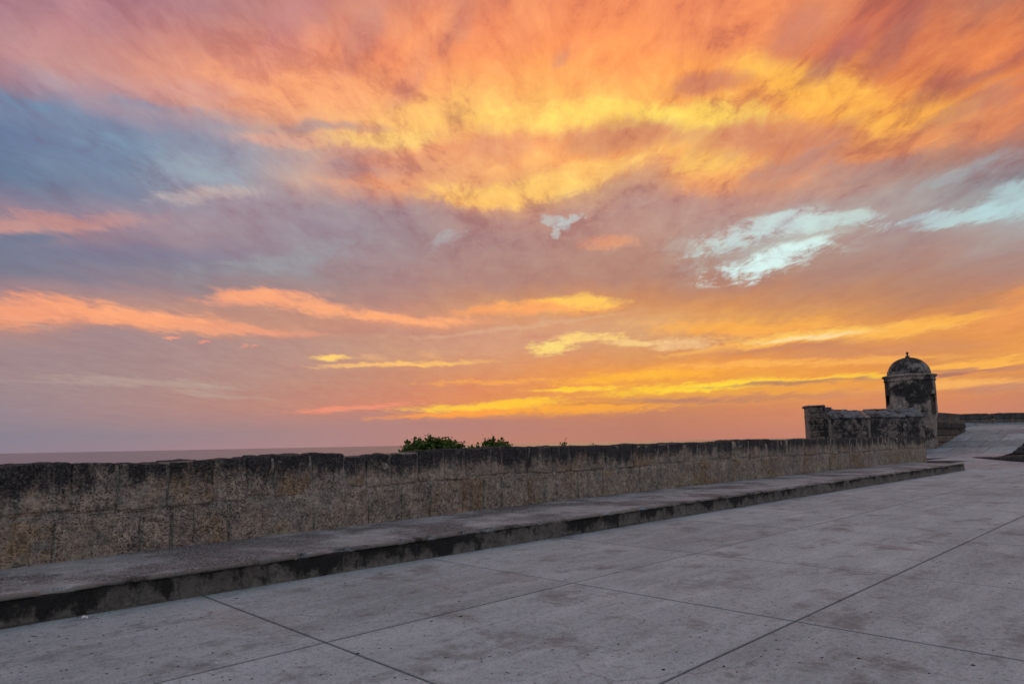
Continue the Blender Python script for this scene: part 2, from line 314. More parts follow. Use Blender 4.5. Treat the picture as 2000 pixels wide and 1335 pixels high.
def build_sky():
    w = NT(world.node_tree)
    w.n.clear()
    out = w.node('ShaderNodeOutputWorld')
    bg = w.node('ShaderNodeBackground')
    w.l.new(bg.outputs[0], out.inputs[0])
    d = w.node('ShaderNodeTexCoord').outputs['Generated']
    # turn so that +x looks out to sea along the view heading
    v = w.mapping(d, rot=(0, 0, -FRONT_AZ))
    sx, sy, sz = w.sep(v)
    el = w.math('MULTIPLY', w.math('ARCSINE', sz), 180 / math.pi)
    az = w.math('MULTIPLY', w.math('ARCTAN2', w.math('MULTIPLY', sy, -1.0), sx), 180 / math.pi)   # + to the right
    # the cloud deck seen as a plane overhead
    zz = w.math('ADD', w.math('MAXIMUM', sz, 0.0), 0.055)
    deck = w.comb(w.math('DIVIDE', sx, zz), w.math('DIVIDE', sy, zz), 0.0)
    deck = w.mapping(deck, rot=(0, 0, rad(3)))
    fibre = w.mapping(deck, scale=(0.42, 1.0, 1.0))
    n1 = w.noise(deck, 0.75, 3.0, 0.5, color=True)
    n2 = w.noise(fibre, 2.6, 7.0, 0.62, color=True)
    wisp = w.noise(fibre, 3.4, 9.0, 0.68, dist=0.5)
    ev = w.rng(el, 0.0, 24.0, 0.06, 1.0)                       # warp less near the horizon
    off1 = w.vmath('SUBTRACT', n1, (0.5, 0.5, 0.5))
    off2 = w.vmath('SUBTRACT', n2, (0.5, 0.5, 0.5))
    off = w.vmath('ADD', w.vmath('MULTIPLY', off1, (7.0, 4.0, 0)), w.vmath('MULTIPLY', off2, (9.0, 6.0, 0)))
    off = w.vmath('SCALE', off, scale=ev)
    ae = w.vmath('ADD', w.comb(az, el, 0.0), off)
    aw, ew, _ = w.sep(ae)
    t = w.math('POWER', w.math('MULTIPLY', w.math('MAXIMUM', ew, 0.0), 1 / 50.0), 0.62)
    nst = len(SKY_COLUMNS[0][1])
    col = None
    back = [(0.0, lin(166, 160, 174)), (0.2, lin(182, 180, 196)), (0.5, lin(186, 198, 216)), (0.93, lin(186, 202, 222))]
    cols = [(-a, [(k / (nst - 1) * 0.93, lin(*h)) for k, h in enumerate(tab)]) for a, tab in SKY_COLUMNS]
    cols = [(-125, back)] + cols + [(125, back)]
    for i, (a, st) in enumerate(cols):
        r = w.ramp(t, st)
        if col is None:
            col = r
        else:
            f = w.rng(aw, cols[i - 1][0], a, smooth=False)
            col = w.mix(f, col, r)
    # high over the frame: mauve deck fading to the plain dusk blue behind
    zen = w.mix(w.rng(sx, -0.5, 0.7), lin(186, 202, 222), lin(182, 166, 178))
    col = w.mix(w.rng(el, 36.0, 62.0, smooth=True), col, zen)
    # the low and middle cloud is thicker and greyer than the lit deck
    thick = w.math('MULTIPLY', w.rng(el, 19.0, 12.0, smooth=True), w.rng(el, 0.0, 4.0, 0.35, 1.0))
    thick = w.math('MULTIPLY', thick, w.rng(az, 28.0, -22.0, 0.45, 1.0))
    col = w.mix(thick, col, w.vmath('MULTIPLY', col, (0.91, 0.92, 0.90)))
    # streaks and patches of lit and shaded cloud
    feather = w.noise(w.mapping(deck, scale=(0.6, 1.0, 1.0)), 10.0, 7.0, 0.7, dist=0.6)
    wsub = w.math('ADD', w.math('MULTIPLY', w.math('SUBTRACT', wisp, 0.5), 0.65), w.math('MULTIPLY', w.math('SUBTRACT', feather, 0.5), 0.6))
    off3 = w.vmath('ADD', w.vmath('MULTIPLY', off1, (2.5, 1.2, 0)), w.vmath('MULTIPLY', off2, (7.0, 4.5, 0)))
    off3 = w.vmath('SCALE', off3, scale=ev)
    as_ = w.vmath('ADD', w.comb(az, el, 0.0), off3)
    for (a, e, L, W, rot, c, s, nz) in SKY_STREAKS:
        mp = w.mapping(as_, loc=(a, e, 0), rot=(0, 0, rad(rot)), scale=(L * 1.42, W * 1.45, 1.0), kind='TEXTURE')
        g = w.node('ShaderNodeTexGradient', gradient_type='SPHERICAL')
        w.l.new(mp, g.inputs[0])
        q = w.math('MULTIPLY_ADD', wsub, nz * 2.6, g.outputs['Fac'])
        # only inside the streak's own reach
        q = w.math('MINIMUM', q, w.math('MULTIPLY', g.outputs['Fac'], 2.2))
        f = w.rng(q, 0.02, 0.80, 0.0, s * 0.95, smooth=True)
        col = w.mix(f, col, lin(*c))
    # fine light and shade in the deck
    fine = w.noise(fibre, 6.5, 8.0, 0.64, dist=0.4)
    mass = w.noise(fibre, 2.1, 7.0, 0.6, dist=0.3)
    hi = w.rng(el, 11.0, 25.0, 0.0, 1.0, smooth=True)
    low = w.rng(el, 0.8, 5.0, 0.10, 0.5)
    tex = w.math('ADD', w.math('MULTIPLY', w.math('SUBTRACT', fine, 0.5), 0.55), w.math('ADD', w.math('MULTIPLY', w.math('SUBTRACT', mass, 0.5), 0.45), w.math('MULTIPLY', w.math('SUBTRACT', feather, 0.5), 0.36)))
    hi = w.math('MULTIPLY', hi, w.rng(az, -26.0, 2.0, 0.45, 1.0, smooth=True))
    amt = w.math('ADD', w.math('MULTIPLY', hi, 1.55), low)
    gain = w.math('MULTIPLY_ADD', tex, amt, w.math('MULTIPLY_ADD', hi, -0.03, 1.03))
    gcol = w.comb(w.math('POWER', gain, 0.6), w.math('POWER', gain, 1.15), w.math('POWER', gain, 0.85))
    col = w.mix(1.0, col, gcol, 'MULTIPLY')
    dim = w.rng(tex, -0.015, -0.12, 0.0, w.math('MULTIPLY', hi, 0.58), smooth=True)
    col = w.mix(dim, col, w.mix(0.45, w.vmath('MULTIPLY', col, (0.70, 0.66, 0.78)), lin(168, 112, 104)))
    # clear dusk sky (Nishita) shows where the cloud deck thins out behind the viewer
    sky = w.node('ShaderNodeTexSky', sky_type='NISHITA', sun_disc=False)
    sky.sun_elevation = SUN_EL
    sky.sun_rotation = math.pi / 2 - SUN_AZ
    blue = w.vmath('SCALE', sky.outputs[0], scale=SKY_STRENGTH)
    thin = w.rng(w.math('ABSOLUTE', az), 55.0, 140.0, 0.0, 0.25, smooth=True)
    col = w.mix(thin, col, blue)
    w.l.new(col, bg.inputs[0])
    bg.inputs[1].default_value = SKY_GAIN


SKY_STRENGTH = 0.15
SKY_GAIN = 1.0
build_sky()

sun_d = bpy.data.lights.new('sun', 'SUN')
sun_d.energy = 0.06
sun_d.angle = rad(25)
sun_d.color = (1.0, 0.62, 0.36)
sun = bpy.data.objects.new('sun', sun_d)
C.objects.link(sun)
sdir = Vector((math.cos(SUN_EL) * math.cos(SUN_AZ), math.cos(SUN_EL) * math.sin(SUN_AZ), math.sin(SUN_EL)))
sun.rotation_euler = sdir.to_track_quat('Z', 'Y').to_euler()
sun.location = sdir * 200

# ------------------------------------------------------------------ scene helpers
rng = np.random.default_rng(11)
random.seed(5)


def tag(o, label=None, cat=None, group=None, kind=None):
    if label:
        o['label'] = label
    if cat:
        o['category'] = cat
    if group:
        o['group'] = group
    if kind:
        o['kind'] = kind
    return o


def link(name, me, mat=None, parent=None, smooth=True):
    if mat is not None and not me.materials:
        me.materials.append(mat)
    if smooth:
        me.polygons.foreach_set('use_smooth', np.ones(len(me.polygons), dtype=bool))
    o = bpy.data.objects.new(name, me)
    C.objects.link(o)
    if parent is not None:
        o.parent = parent
        o.matrix_parent_inverse = Matrix.Translation(-parent.location) if parent.type == 'EMPTY' else Matrix()
    return o


def mesh(name, verts, faces):
    me = bpy.data.meshes.new(name)
    me.from_pydata([tuple(map(float, v)) for v in verts], [], [tuple(map(int, f)) for f in faces])
    me.update()
    return me


def empty(name, loc=(0, 0, 0)):
    o = bpy.data.objects.new(name, None)
    o.empty_display_size = 0.3
    o.location = loc
    C.objects.link(o)
    return o


# vectorised gradient noise
_perm = np.random.default_rng(3).permutation(512)
_perm = np.concatenate([_perm, _perm, _perm])
_g = np.random.default_rng(4).normal(size=(512, 3))
_g /= np.linalg.norm(_g, axis=1)[:, None]


def perlin(P, scale=1.0, seed=0.0):
    p = np.asarray(P, float) * scale + seed * 17.31
    i = np.floor(p).astype(int)
    f = p - i
    u = f * f * f * (f * (f * 6 - 15) + 10)
    i &= 511
    tot = 0
    for dx in (0, 1):
        for dy in (0, 1):
            for dz in (0, 1):
                h = _perm[_perm[_perm[(i[:, 0] + dx) & 511] + ((i[:, 1] + dy) & 511)] + ((i[:, 2] + dz) & 511)] & 511
                g = _g[h]
                dd = f - np.array([dx, dy, dz])
                w = np.where(dx, u[:, 0], 1 - u[:, 0]) * np.where(dy, u[:, 1], 1 - u[:, 1]) * np.where(dz, u[:, 2], 1 - u[:, 2])
                tot = tot + w * (g * dd).sum(1)
    return tot


def fbm(P, scale=1.0, octaves=3, seed=0.0):
    a, s, t = 1.0, scale, 0
    for k in range(octaves):
        t = t + a * perlin(P, s, seed + k * 3.7)
        a *= 0.5
        s *= 2.03
    return t


def smooth01(x, a, b):
    t = np.clip((x - a) / (b - a), 0, 1)
    return t * t * (3 - 2 * t)


def lattice(nx, ny, nz):
    """integer surface lattice of a box, quads facing out"""
    idx, verts, faces = {}, [], []

    def vid(k):
        if k not in idx:
            idx[k] = len(verts)
            verts.append(k)
        return idx[k]
    N = (nx, ny, nz)
    for ax in range(3):
        b, c = (ax + 1) % 3, (ax + 2) % 3
        for side in (0, N[ax]):
            for i in range(N[b]):
                for j in range(N[c]):
                    q = []
                    for (di, dj) in ((0, 0), (1, 0), (1, 1), (0, 1)):
                        k = [0, 0, 0]
                        k[ax] = side
                        k[b] = i + di
                        k[c] = j + dj
                        q.append(vid(tuple(k)))
                    faces.append(q if side else q[::-1])
    return np.array(verts, float), faces


_lat = {}


def rough_box(lo, hi, step, rnd=0.03, amp=0.01, freq=3.0, pit=0.0, pitfreq=16.0, seed=0.0, ystep=None, warp=0.0):
    """a hewn block: rounded box whose skin is broken by noise and pits; returns verts, faces"""
    lo, hi = np.array(lo, float), np.array(hi, float)
    d = hi - lo
    st = (step, ystep or step, step)
    n = tuple(max(2, int(round(d[k] / st[k]))) for k in range(3))
    if n not in _lat:
        _lat[n] = lattice(*n)
    L, F = _lat[n]
    p = lo + d * (L / np.array(n))
    r = min(rnd, d.min() * 0.45)
    inner = np.clip(p, lo + r, hi - r)
    dl = p - inner
    ln = np.linalg.norm(dl, axis=1)[:, None]
    nrm = dl / np.maximum(ln, 1e-9)
    q = inner + nrm * r
    off = fbm(q, freq, 3, seed) * amp
    if pit:
        k = perlin(q, pitfreq, seed + 5) + 0.5 * perlin(q, pitfreq * 2.1, seed + 9)
        off = off - pit * smooth01(k, 0.18, 0.5)
    q = q + nrm * off[:, None]
    if warp:
        for ax in (0, 2):
            q[:, ax] += fbm(q, 1.3, 2, seed + 30 + ax) * warp
    return q, F


# ------------------------------------------------------------------ materials
def mat(name):
    m_ = bpy.data.materials.new(name)
    m_.use_nodes = True
    w = NT(m_.node_tree)
    b = w.n.get('Principled BSDF')
    b.inputs['Roughness'].default_value = 0.9
    b.inputs['Specular IOR Level'].default_value = 0.25
    return m_, w, b


def bump(w, b, h, dist, strength=1.0):
    nd = w.node('ShaderNodeBump')
    nd.inputs['Strength'].default_value = strength
    nd.inputs['Distance'].default_value = dist
    w.l.new(h, nd.inputs['Height'])
    w.l.new(nd.outputs[0], b.inputs['Normal'])


def pos(w):
    return w.node('ShaderNodeNewGeometry').outputs['Position']


def rnd_of(w):
    return w.node('ShaderNodeObjectInfo').outputs['Random']


def coral_stone(name, top=1.13, spread=0.32, base=(0.49, 0.40, 0.315), amount=1.0, mortar=False):
    """weathered coral limestone, black lichen creeping down from the top"""
    m_, w, b = mat(name)
    P = pos(w)
    r = rnd_of(w)
    big = w.noise(P, 0.9, 3, 0.6)
    mid = w.noise(P, 3.4, 5, 0.65)
    fine = w.noise(P, 26, 5, 0.7)
    col = w.mix(w.rng(mid, 0.35, 0.68), (base[0] * 0.72, base[1] * 0.72, base[2] * 0.74), (base[0] * 1.28, base[1] * 1.24, base[2] * 1.18))
    if not mortar:
        # iron-yellow and grey patches, block by block
        och = w.rng(w.math('ADD', w.noise(P, 1.7, 4, 0.6), w.math('MULTIPLY', w.math('SUBTRACT', r, 0.5), 0.34)), 0.54, 0.70, 0.0, 0.58, smooth=True)
        col = w.mix(och, col, (0.38, 0.225, 0.09))
        gry = w.rng(w.noise(w.mapping(P, scale=(3.0, 3.0, 1.1)), 1.3, 6, 0.7), 0.54, 0.68, 0.0, 0.6, smooth=True)
        col = w.mix(gry, col, (0.20, 0.19, 0.18))
    col = w.mix(w.rng(w.noise(P, 9, 7, 0.8), 0.50, 0.64, 0.0, 0.6), col, (0.56, 0.49, 0.42))
    col = w.mix(w.rng(w.noise(w.vmath('ADD', P, (2, 8, 1)), 6, 7, 0.8), 0.52, 0.64, 0.0, 0.6), col, (0.13, 0.10, 0.08))
    # pits: cavity shade and grime painted into the colour as near-black
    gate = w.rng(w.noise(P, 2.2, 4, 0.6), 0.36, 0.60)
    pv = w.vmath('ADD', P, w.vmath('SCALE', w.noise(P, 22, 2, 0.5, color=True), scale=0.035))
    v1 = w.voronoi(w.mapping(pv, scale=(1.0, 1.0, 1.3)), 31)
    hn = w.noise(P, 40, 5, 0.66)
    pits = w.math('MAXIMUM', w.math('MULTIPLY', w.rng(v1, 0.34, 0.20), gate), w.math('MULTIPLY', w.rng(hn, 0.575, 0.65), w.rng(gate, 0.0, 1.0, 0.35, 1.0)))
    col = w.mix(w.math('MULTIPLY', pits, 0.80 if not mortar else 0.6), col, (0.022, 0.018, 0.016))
    col = w.mix(w.rng(fine, 0.3, 0.7, 0.0, 0.45), col, w.mix(0.5, col, (0.04, 0.035, 0.03)))
    if not mortar:
        # lime smeared over the face
        sm = w.rng(w.noise(w.vmath('ADD', P, (9, 2, 4)), 2.0, 7, 0.72), 0.575, 0.64, 0.0, 0.75)
        col = w.mix(sm, col, w.mix(fine, (0.20, 0.178, 0.158), (0.42, 0.375, 0.335)))
    # hard weathering contrast
    wx = w.rng(w.noise(w.vmath('ADD', P, (4, 4, 8)), 13, 8, 0.82), 0.36, 0.66, 0.45, 1.38)
    col = w.mix(1.0, col, w.comb(wx, wx, wx), 'MULTIPLY')
    # lichen
    x, y, z = w.sep(P)
    drip = w.noise(w.mapping(P, scale=(1.0, 1.0, 0.28)), 5.5, 6, 0.68)
    edge = w.math('ADD', w.math('MULTIPLY', w.math('SUBTRACT', big, 0.5), 0.75), w.math('MULTIPLY', w.math('SUBTRACT', drip, 0.5), 0.95))
    edge = w.math('ADD', edge, w.math('MULTIPLY', w.math('SUBTRACT', w.noise(P, 19, 5, 0.75), 0.5), 0.55))
    lich = w.rng(w.math('ADD', z, edge), top - spread * 0.25, top + spread * 0.75, 0.0, 0.97 * amount, smooth=True)
    streak = w.noise(w.mapping(P, scale=(1.0, 1.0, 0.16)), 7.0, 5, 0.65)
    lich = w.math('MULTIPLY', lich, w.rng(streak, 0.60, 0.70, 1.0, 0.45))
    scr = w.rng(w.noise(P, 30, 6, 0.8), 0.50, 0.62, 0.0, 0.85)
    dark = w.mix(w.rng(mid, 0.35, 0.7), (0.018, 0.018, 0.020), (0.050, 0.048, 0.050))
    dark = w.mix(scr, dark, (0.165, 0.155, 0.15))
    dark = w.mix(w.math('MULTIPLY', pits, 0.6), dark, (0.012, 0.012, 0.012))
    col = w.mix(lich, col, dark)
    w.l.new(col, b.inputs['Base Color'])
    h = w.math('ADD', w.math('MULTIPLY', pits, -1.0), w.math('MULTIPLY', fine, 0.9))
    h = w.math('ADD', h, w.math('MULTIPLY', w.noise(P, 9, 5, 0.7), 1.2))
    bump(w, b, h, 0.03, 1.0)
    return m_


def concrete(name, kind):
    m_, w, b = mat(name)
    P = pos(w)
    info = w.node('ShaderNodeObjectInfo')
    tint = info.outputs['Color']
    if kind == 'slab':
        brush = w.noise(w.mapping(P, rot=(0, 0, rad(-8)), scale=(0.35, 2.2, 1)), 1.5, 7, 0.7)
        big = w.noise(P, 0.55, 5, 0.65)
        fine = w.noise(P, 45, 4, 0.75)
        sandy = w.noise(P, 130, 3, 0.7)
        grain = w.noise(P, 14, 6, 0.75)
        col = w.mix(w.rng(big, 0.34, 0.66), (0.30, 0.348, 0.365), (0.42, 0.478, 0.495))
        col = w.mix(w.rng(brush, 0.46, 0.68, 0.0, 0.60), col, (0.55, 0.61, 0.63))
        col = w.mix(w.rng(w.noise(P, 1.3, 7, 0.75), 0.52, 0.64, 0.0, 0.75), col, (0.150, 0.162, 0.165))
        col = w.mix(w.rng(grain, 0.50, 0.66, 0.0, 0.55), col, (0.130, 0.138, 0.140))
        col = w.mix(w.rng(grain, 0.46, 0.36, 0.0, 0.40), col, (0.42, 0.44, 0.445))
        # rusty wash here and there
        col = w.mix(w.rng(w.noise(w.vmath('ADD', P, (31, 4, 0)), 0.42, 5, 0.65), 0.62, 0.74, 0.0, 0.40), col, (0.30, 0.235, 0.20))
        col = w.mix(w.rng(fine, 0.45, 0.68, 0.0, 0.55), col, (0.115, 0.12, 0.122))
        col = w.mix(w.rng(sandy, 0.55, 0.7, 0.0, 0.4), col, (0.46, 0.47, 0.47))
        # dirt gathered along the joints of each slab
        gx_, gy_, gz_ = w.sep(w.node('ShaderNodeTexCoord').outputs['Generated'])
        ex = w.math('MULTIPLY', w.math('MINIMUM', gx_, w.math('SUBTRACT', 1.0, gx_)), 3.05)
        ey = w.math('MULTIPLY', w.math('MINIMUM', gy_, w.math('SUBTRACT', 1.0, gy_)), 2.6)
        ed = w.math('ADD', w.math('MINIMUM', ex, ey), w.math('MULTIPLY', w.math('SUBTRACT', grain, 0.5), 0.06))
        col = w.mix(w.rng(ed, 0.016, 0.002, 0.0, 0.5), col, (0.085, 0.086, 0.086))
        # grit, gum spots, pinholes
        vs = w.voronoi(P, 11)
        spot = w.math('MULTIPLY', w.rng(vs, 0.13, 0.09), w.rng(w.noise(P, 3.1, 3, 0.6), 0.52, 0.60))
        vg = w.voronoi(w.vmath('ADD', P, (7, 3, 0)), 3.2)
        spot = w.math('MAXIMUM', spot, w.math('MULTIPLY', w.rng(vg, 0.055, 0.04), 0.9))
        vh = w.voronoi(P, 34)
        spot = w.math('MAXIMUM', spot, w.math('MULTIPLY', w.rng(vh, 0.2, 0.12), w.rng(w.noise(P, 1.9, 4, 0.7), 0.5, 0.66, 0.0, 0.7)))
        col = w.mix(w.math('MULTIPLY', spot, 0.8), col, (0.045, 0.042, 0.045))
        # hairline cracks
        vc = w.voronoi(w.vmath('ADD', P, w.vmath('SCALE', w.noise(P, 1.6, 5, 0.6, color=True), scale=0.7)), 0.24, 'DISTANCE_TO_EDGE')
        crack = w.math('MULTIPLY', w.rng(vc, 0.0045, 0.0015), w.rng(w.noise(P, 0.5, 2, 0.5), 0.54, 0.60))
        col = w.mix(w.math('MULTIPLY', crack, 0.22), col, (0.05, 0.048, 0.05))
        col = w.mix(1.0, col, tint, 'MULTIPLY')
        w.l.new(col, b.inputs['Base Color'])
        h = w.math('ADD', w.math('MULTIPLY', fine, 0.5), w.math('MULTIPLY', w.noise(P, 12, 5, 0.7), 1.0))
        h = w.math('SUBTRACT', h, w.math('MULTIPLY', w.math('MAXIMUM', spot, crack), 0.8))
        bump(w, b, h, 0.007, 1.0)
        b.inputs['Roughness'].default_value = 0.78
    elif kind == 'tread':
        fine = w.noise(P, 38, 5, 0.75)
        wear = w.rng(w.math('ADD', w.noise(P, 0.8, 4, 0.65), w.math('MULTIPLY', w.math('SUBTRACT', fine, 0.5), 0.35)), 0.44, 0.60, smooth=True)
        smoothc = w.mix(w.rng(w.noise(P, 2.5, 4, 0.6), 0.35, 0.7), (0.27, 0.285, 0.29), (0.44, 0.455, 0.455))
        gv = w.voronoi(P, 42)
        gravel = w.mix(w.rng(gv, 0.15, 0.6), (0.50, 0.485, 0.47), (0.055, 0.055, 0.055))
        gravel = w.mix(w.rng(w.noise(P, 22, 3, 0.6), 0.4, 0.7, 0, 0.6), gravel, (0.09, 0.088, 0.086))
        col = w.mix(wear, smoothc, gravel)
        col = w.mix(w.rng(fine, 0.46, 0.64, 0, 0.7), col, (0.075, 0.075, 0.076))
        col = w.mix(w.rng(w.noise(P, 80, 3, 0.7), 0.55, 0.66, 0, 0.6), col, (0.5, 0.48, 0.46))
        # mould gathers on the broken front lip
        x, y, z = w.sep(P)
        front = w.rng(y, 8.10, 8.05)
        col = w.mix(w.math('MULTIPLY', front, 0.85), col, w.mix(w.rng(fine, 0.35, 0.65), (0.13, 0.115, 0.098), (0.25, 0.225, 0.195)))
        lip = w.math('MULTIPLY', w.rng(y, 8.20, 8.04), w.rng(w.noise(P, 2.2, 6, 0.72), 0.53, 0.62, 0, 0.85))
        col = w.mix(lip, col, (0.038, 0.036, 0.034))
        w.l.new(col, b.inputs['Base Color'])
        h = w.math('ADD', w.math('MULTIPLY', w.math('MULTIPLY', gv, wear), -1.6), w.noise(P, 60, 4, 0.7))
        bump(w, b, h, 0.012, 0.9)
    elif kind == 'riser':
        fine = w.noise(P, 40, 5, 0.75)
        x, y, z = w.sep(P)
        col = w.mix(w.rng(w.noise(P, 3, 6, 0.72), 0.38, 0.66), (0.105, 0.094, 0.08), (0.235, 0.21, 0.18))
        col = w.mix(w.rng(w.noise(P, 15, 6, 0.75), 0.48, 0.64, 0, 0.7), col, (0.05, 0.046, 0.042))
        drip = w.noise(w.mapping(P, scale=(1.0, 1.0, 0.45)), 4.2, 6, 0.72)
        n1 = w.noise(P, 1.5, 5, 0.7)
        e = w.math('ADD', w.math('MULTIPLY', w.math('SUBTRACT', drip, 0.5), 0.62), w.math('MULTIPLY', w.math('SUBTRACT', n1, 0.5), 1.5))
        e = w.math('ADD', e, w.math('MULTIPLY', w.math('SUBTRACT', fine, 0.5), 0.30))
        # heaviest at the near end of the step
        e = w.math('ADD', e, w.rng(x, 3.0, 24.0, 0.05, -0.08))
        mould = w.rng(w.math('ADD', z, e), 0.05, 0.27, 0.0, 0.97, smooth=True)
        col = w.mix(mould, col, w.mix(w.rng(fine, 0.4, 0.7), (0.010, 0.010, 0.010), (0.03, 0.028, 0.026)))
        w.l.new(col, b.inputs['Base Color'])
        bump(w, b, w.math('ADD', fine, w.math('MULTIPLY', w.noise(P, 9, 5, 0.7), 1.6)), 0.014, 0.8)
    elif kind == 'bed':
        col = w.mix(w.noise(P, 20, 4, 0.7), (0.008, 0.008, 0.008), (0.022, 0.021, 0.021))
        w.l.new(col, b.inputs['Base Color'])
    return m_


def plaster(name, light=(0.265, 0.235, 0.215), blackness=0.5, scale=1.0, tan=0.5, stains=()):
    """old lime plaster, blotched black, flaked back to grey and tan"""
    m_, w, b = mat(name)
    P = pos(w)
    fine = w.noise(P, 9, 6, 0.72)
    n1 = w.noise(P, 0.75 * scale, 6, 0.66)
    n2 = w.noise(w.vmath('ADD', P, (13, 7, 2)), 1.5 * scale, 6, 0.7)
    n3 = w.noise(w.mapping(w.vmath('ADD', P, (3, 27, 2)), scale=(1, 1, 0.5)), 2.1 * scale, 6, 0.7)
    col = w.mix(w.rng(n2, 0.35, 0.65), (light[0] * 0.62, light[1] * 0.6, light[2] * 0.62), light)
    col = w.mix(w.rng(w.noise(w.vmath('ADD', P, (5, 1, 9)), 1.1 * scale, 4, 0.6), 0.56, 0.68, 0, tan), col, (0.26, 0.165, 0.09))
    col = w.mix(w.rng(n3, 0.5, 0.62, 0, 0.7), col, (0.10, 0.098, 0.10))
    k = 0.5 + (0.5 - blackness) * 0.35
    for (cx_, cy_, cz_, rx_, rz_, a_) in stains:
        e_ = w.node('ShaderNodeTexGradient', gradient_type='SPHERICAL')
        w.l.new(w.mapping(P, loc=(cx_, cy_, cz_), scale=(rx_, rx_, rz_), kind='TEXTURE'), e_.inputs[0])
        n1 = w.math('MULTIPLY_ADD', e_.outputs['Fac'], a_, n1)
    blk = w.rng(w.math('ADD', n1, w.math('MULTIPLY', w.math('SUBTRACT', fine, 0.5), 0.30)), k - 0.03, k + 0.08, 0, 0.95, smooth=True)
    col = w.mix(blk, col, w.mix(w.rng(fine, 0.42, 0.66), (0.013, 0.012, 0.012), (0.062, 0.055, 0.052)))
    fl = w.math('MULTIPLY', blk, w.rng(w.noise(w.vmath('ADD', P, (40, 1, 9)), 2.8 * scale, 5, 0.7), 0.57, 0.64))
    col = w.mix(w.math('MULTIPLY', fl, 0.8), col, (0.21, 0.20, 0.195))
    wx = w.rng(w.noise(w.vmath('ADD', P, (4, 4, 8)), 4.5, 8, 0.8), 0.36, 0.66, 0.5, 1.35)
    col = w.mix(1.0, col, w.comb(wx, wx, wx), 'MULTIPLY')
    w.l.new(col, b.inputs['Base Color'])
    bump(w, b, w.math('ADD', w.math('MULTIPLY', blk, -0.5), w.math('ADD', fine, n2)), 0.05, 0.7)
    return m_


def sea_water():
    m_, w, b = mat('sea_water')
    P = pos(w)
    b.inputs['Base Color'].default_value = (0.10, 0.13, 0.18, 1)
    b.inputs['Roughness'].default_value = 0.30
    b.inputs['Specular IOR Level'].default_value = 0.5
    h = w.noise(w.mapping(P, rot=(0, 0, rad(45)), scale=(0.10, 0.035, 1)), 1.0, 6, 0.6)
    h2 = w.noise(w.mapping(P, rot=(0, 0, rad(45)), scale=(0.02, 0.004, 1)), 1.0, 4, 0.6)
    bump(w, b, w.math('ADD', h, w.math('MULTIPLY', h2, 2.0)), 2.0, 0.5)
    return m_


def plain(name, c1, c2, scale=8.0, rough=0.9, bumpd=0.0):
    m_, w, b = mat(name)
    P = pos(w)
    n_ = w.noise(P, scale, 5, 0.7)
    col = w.mix(w.rng(n_, 0.35, 0.65), c1, c2)
    w.l.new(col, b.inputs['Base Color'])
    b.inputs['Roughness'].default_value = rough
    if bumpd:
        bump(w, b, n_, bumpd, 0.8)
    return m_


def leaf_mat():
    m_, w, b = mat('leaf')
    P = pos(w)
    n_ = w.noise(P, 9, 3, 0.7)
    col = w.mix(w.rng(n_, 0.35, 0.65), (0.04, 0.085, 0.014), (0.11, 0.17, 0.032))
    w.l.new(col, b.inputs['Base Color'])
    b.inputs['Roughness'].default_value = 0.45
    b.inputs['Transmission Weight'].default_value = 0.0
    t = w.node('ShaderNodeBsdfTranslucent')
    w.l.new(w.mix(0.5, col, (0.13, 0.20, 0.02)), t.inputs[0])
    mx = w.node('ShaderNodeMixShader')
    mx.inputs[0].default_value = 0.32
    w.l.new(b.outputs[0], mx.inputs[1])
    w.l.new(t.outputs[0], mx.inputs[2])
    o = w.n.get('Material Output')
    w.l.new(mx.outputs[0], o.inputs[0])
    return m_


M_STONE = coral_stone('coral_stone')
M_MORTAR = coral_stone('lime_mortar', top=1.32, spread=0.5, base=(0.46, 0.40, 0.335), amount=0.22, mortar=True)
M_SLAB = concrete('paving_concrete', 'slab')
M_TREAD = concrete('worn_concrete', 'tread')
M_RISER = concrete('mouldy_concrete', 'riser')
M_BED = concrete('joint_dirt', 'bed')
TOWER_AT = np.array([63.53, 17.30])


def on_tower(deg, z, r=1.83):
    """a point on the turret's skin, deg measured from the viewer's side, + to the right"""
    a_ = math.atan2(-TOWER_AT[1], -TOWER_AT[0]) + rad(deg)
    return (TOWER_AT[0] + math.cos(a_) * r, TOWER_AT[1] + math.sin(a_) * r, z)


M_TOWER = plaster('tower_plaster', blackness=0.34, scale=0.8, light=(0.47, 0.38, 0.315), stains=[
    (*on_tower(4, 5.25), 1.5, 1.25, 0.33), (*on_tower(-22, 5.35), 1.0, 0.8, 0.2), (*on_tower(12, 4.55), 1.0, 0.9, 0.22), (*on_tower(48, 5.75), 0.8, 0.8, 0.35), (*on_tower(-70, 5.2), 0.7, 1.7, 0.28), (*on_tower(22, 3.5), 0.8, 0.5, 0.15),
    (*on_tower(34, 1.4, 1.8), 0.9, 1.0, 0.05)])
M_DOME = plaster('dome_plaster', blackness=0.62, scale=1.4, light=(0.33, 0.285, 0.25), tan=0.2)
M_BASTION = plaster('bastion_plaster', blackness=0.62, scale=1.5, light=(0.31, 0.245, 0.205))
M_CAP = plaster('cap_plaster', blackness=0.52, scale=1.8, light=(0.24, 0.245, 0.255), tan=0.15)
M_PIER = plaster('pier_stone', blackness=0.46, scale=1.3, light=(0.23, 0.175, 0.135), tan=0.4)
M_PIERJ = plain('pale_mortar', (0.14, 0.115, 0.095), (0.28, 0.23, 0.195), 3.0, 0.9, 0.01)
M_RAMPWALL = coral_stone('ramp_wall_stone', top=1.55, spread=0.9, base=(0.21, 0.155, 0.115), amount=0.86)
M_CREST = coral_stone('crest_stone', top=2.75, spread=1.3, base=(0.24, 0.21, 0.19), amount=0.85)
M_RUBBLE = plain('dark_rubble', (0.022, 0.024, 0.024), (0.085, 0.085, 0.082), 5.0, 0.9, 0.02)
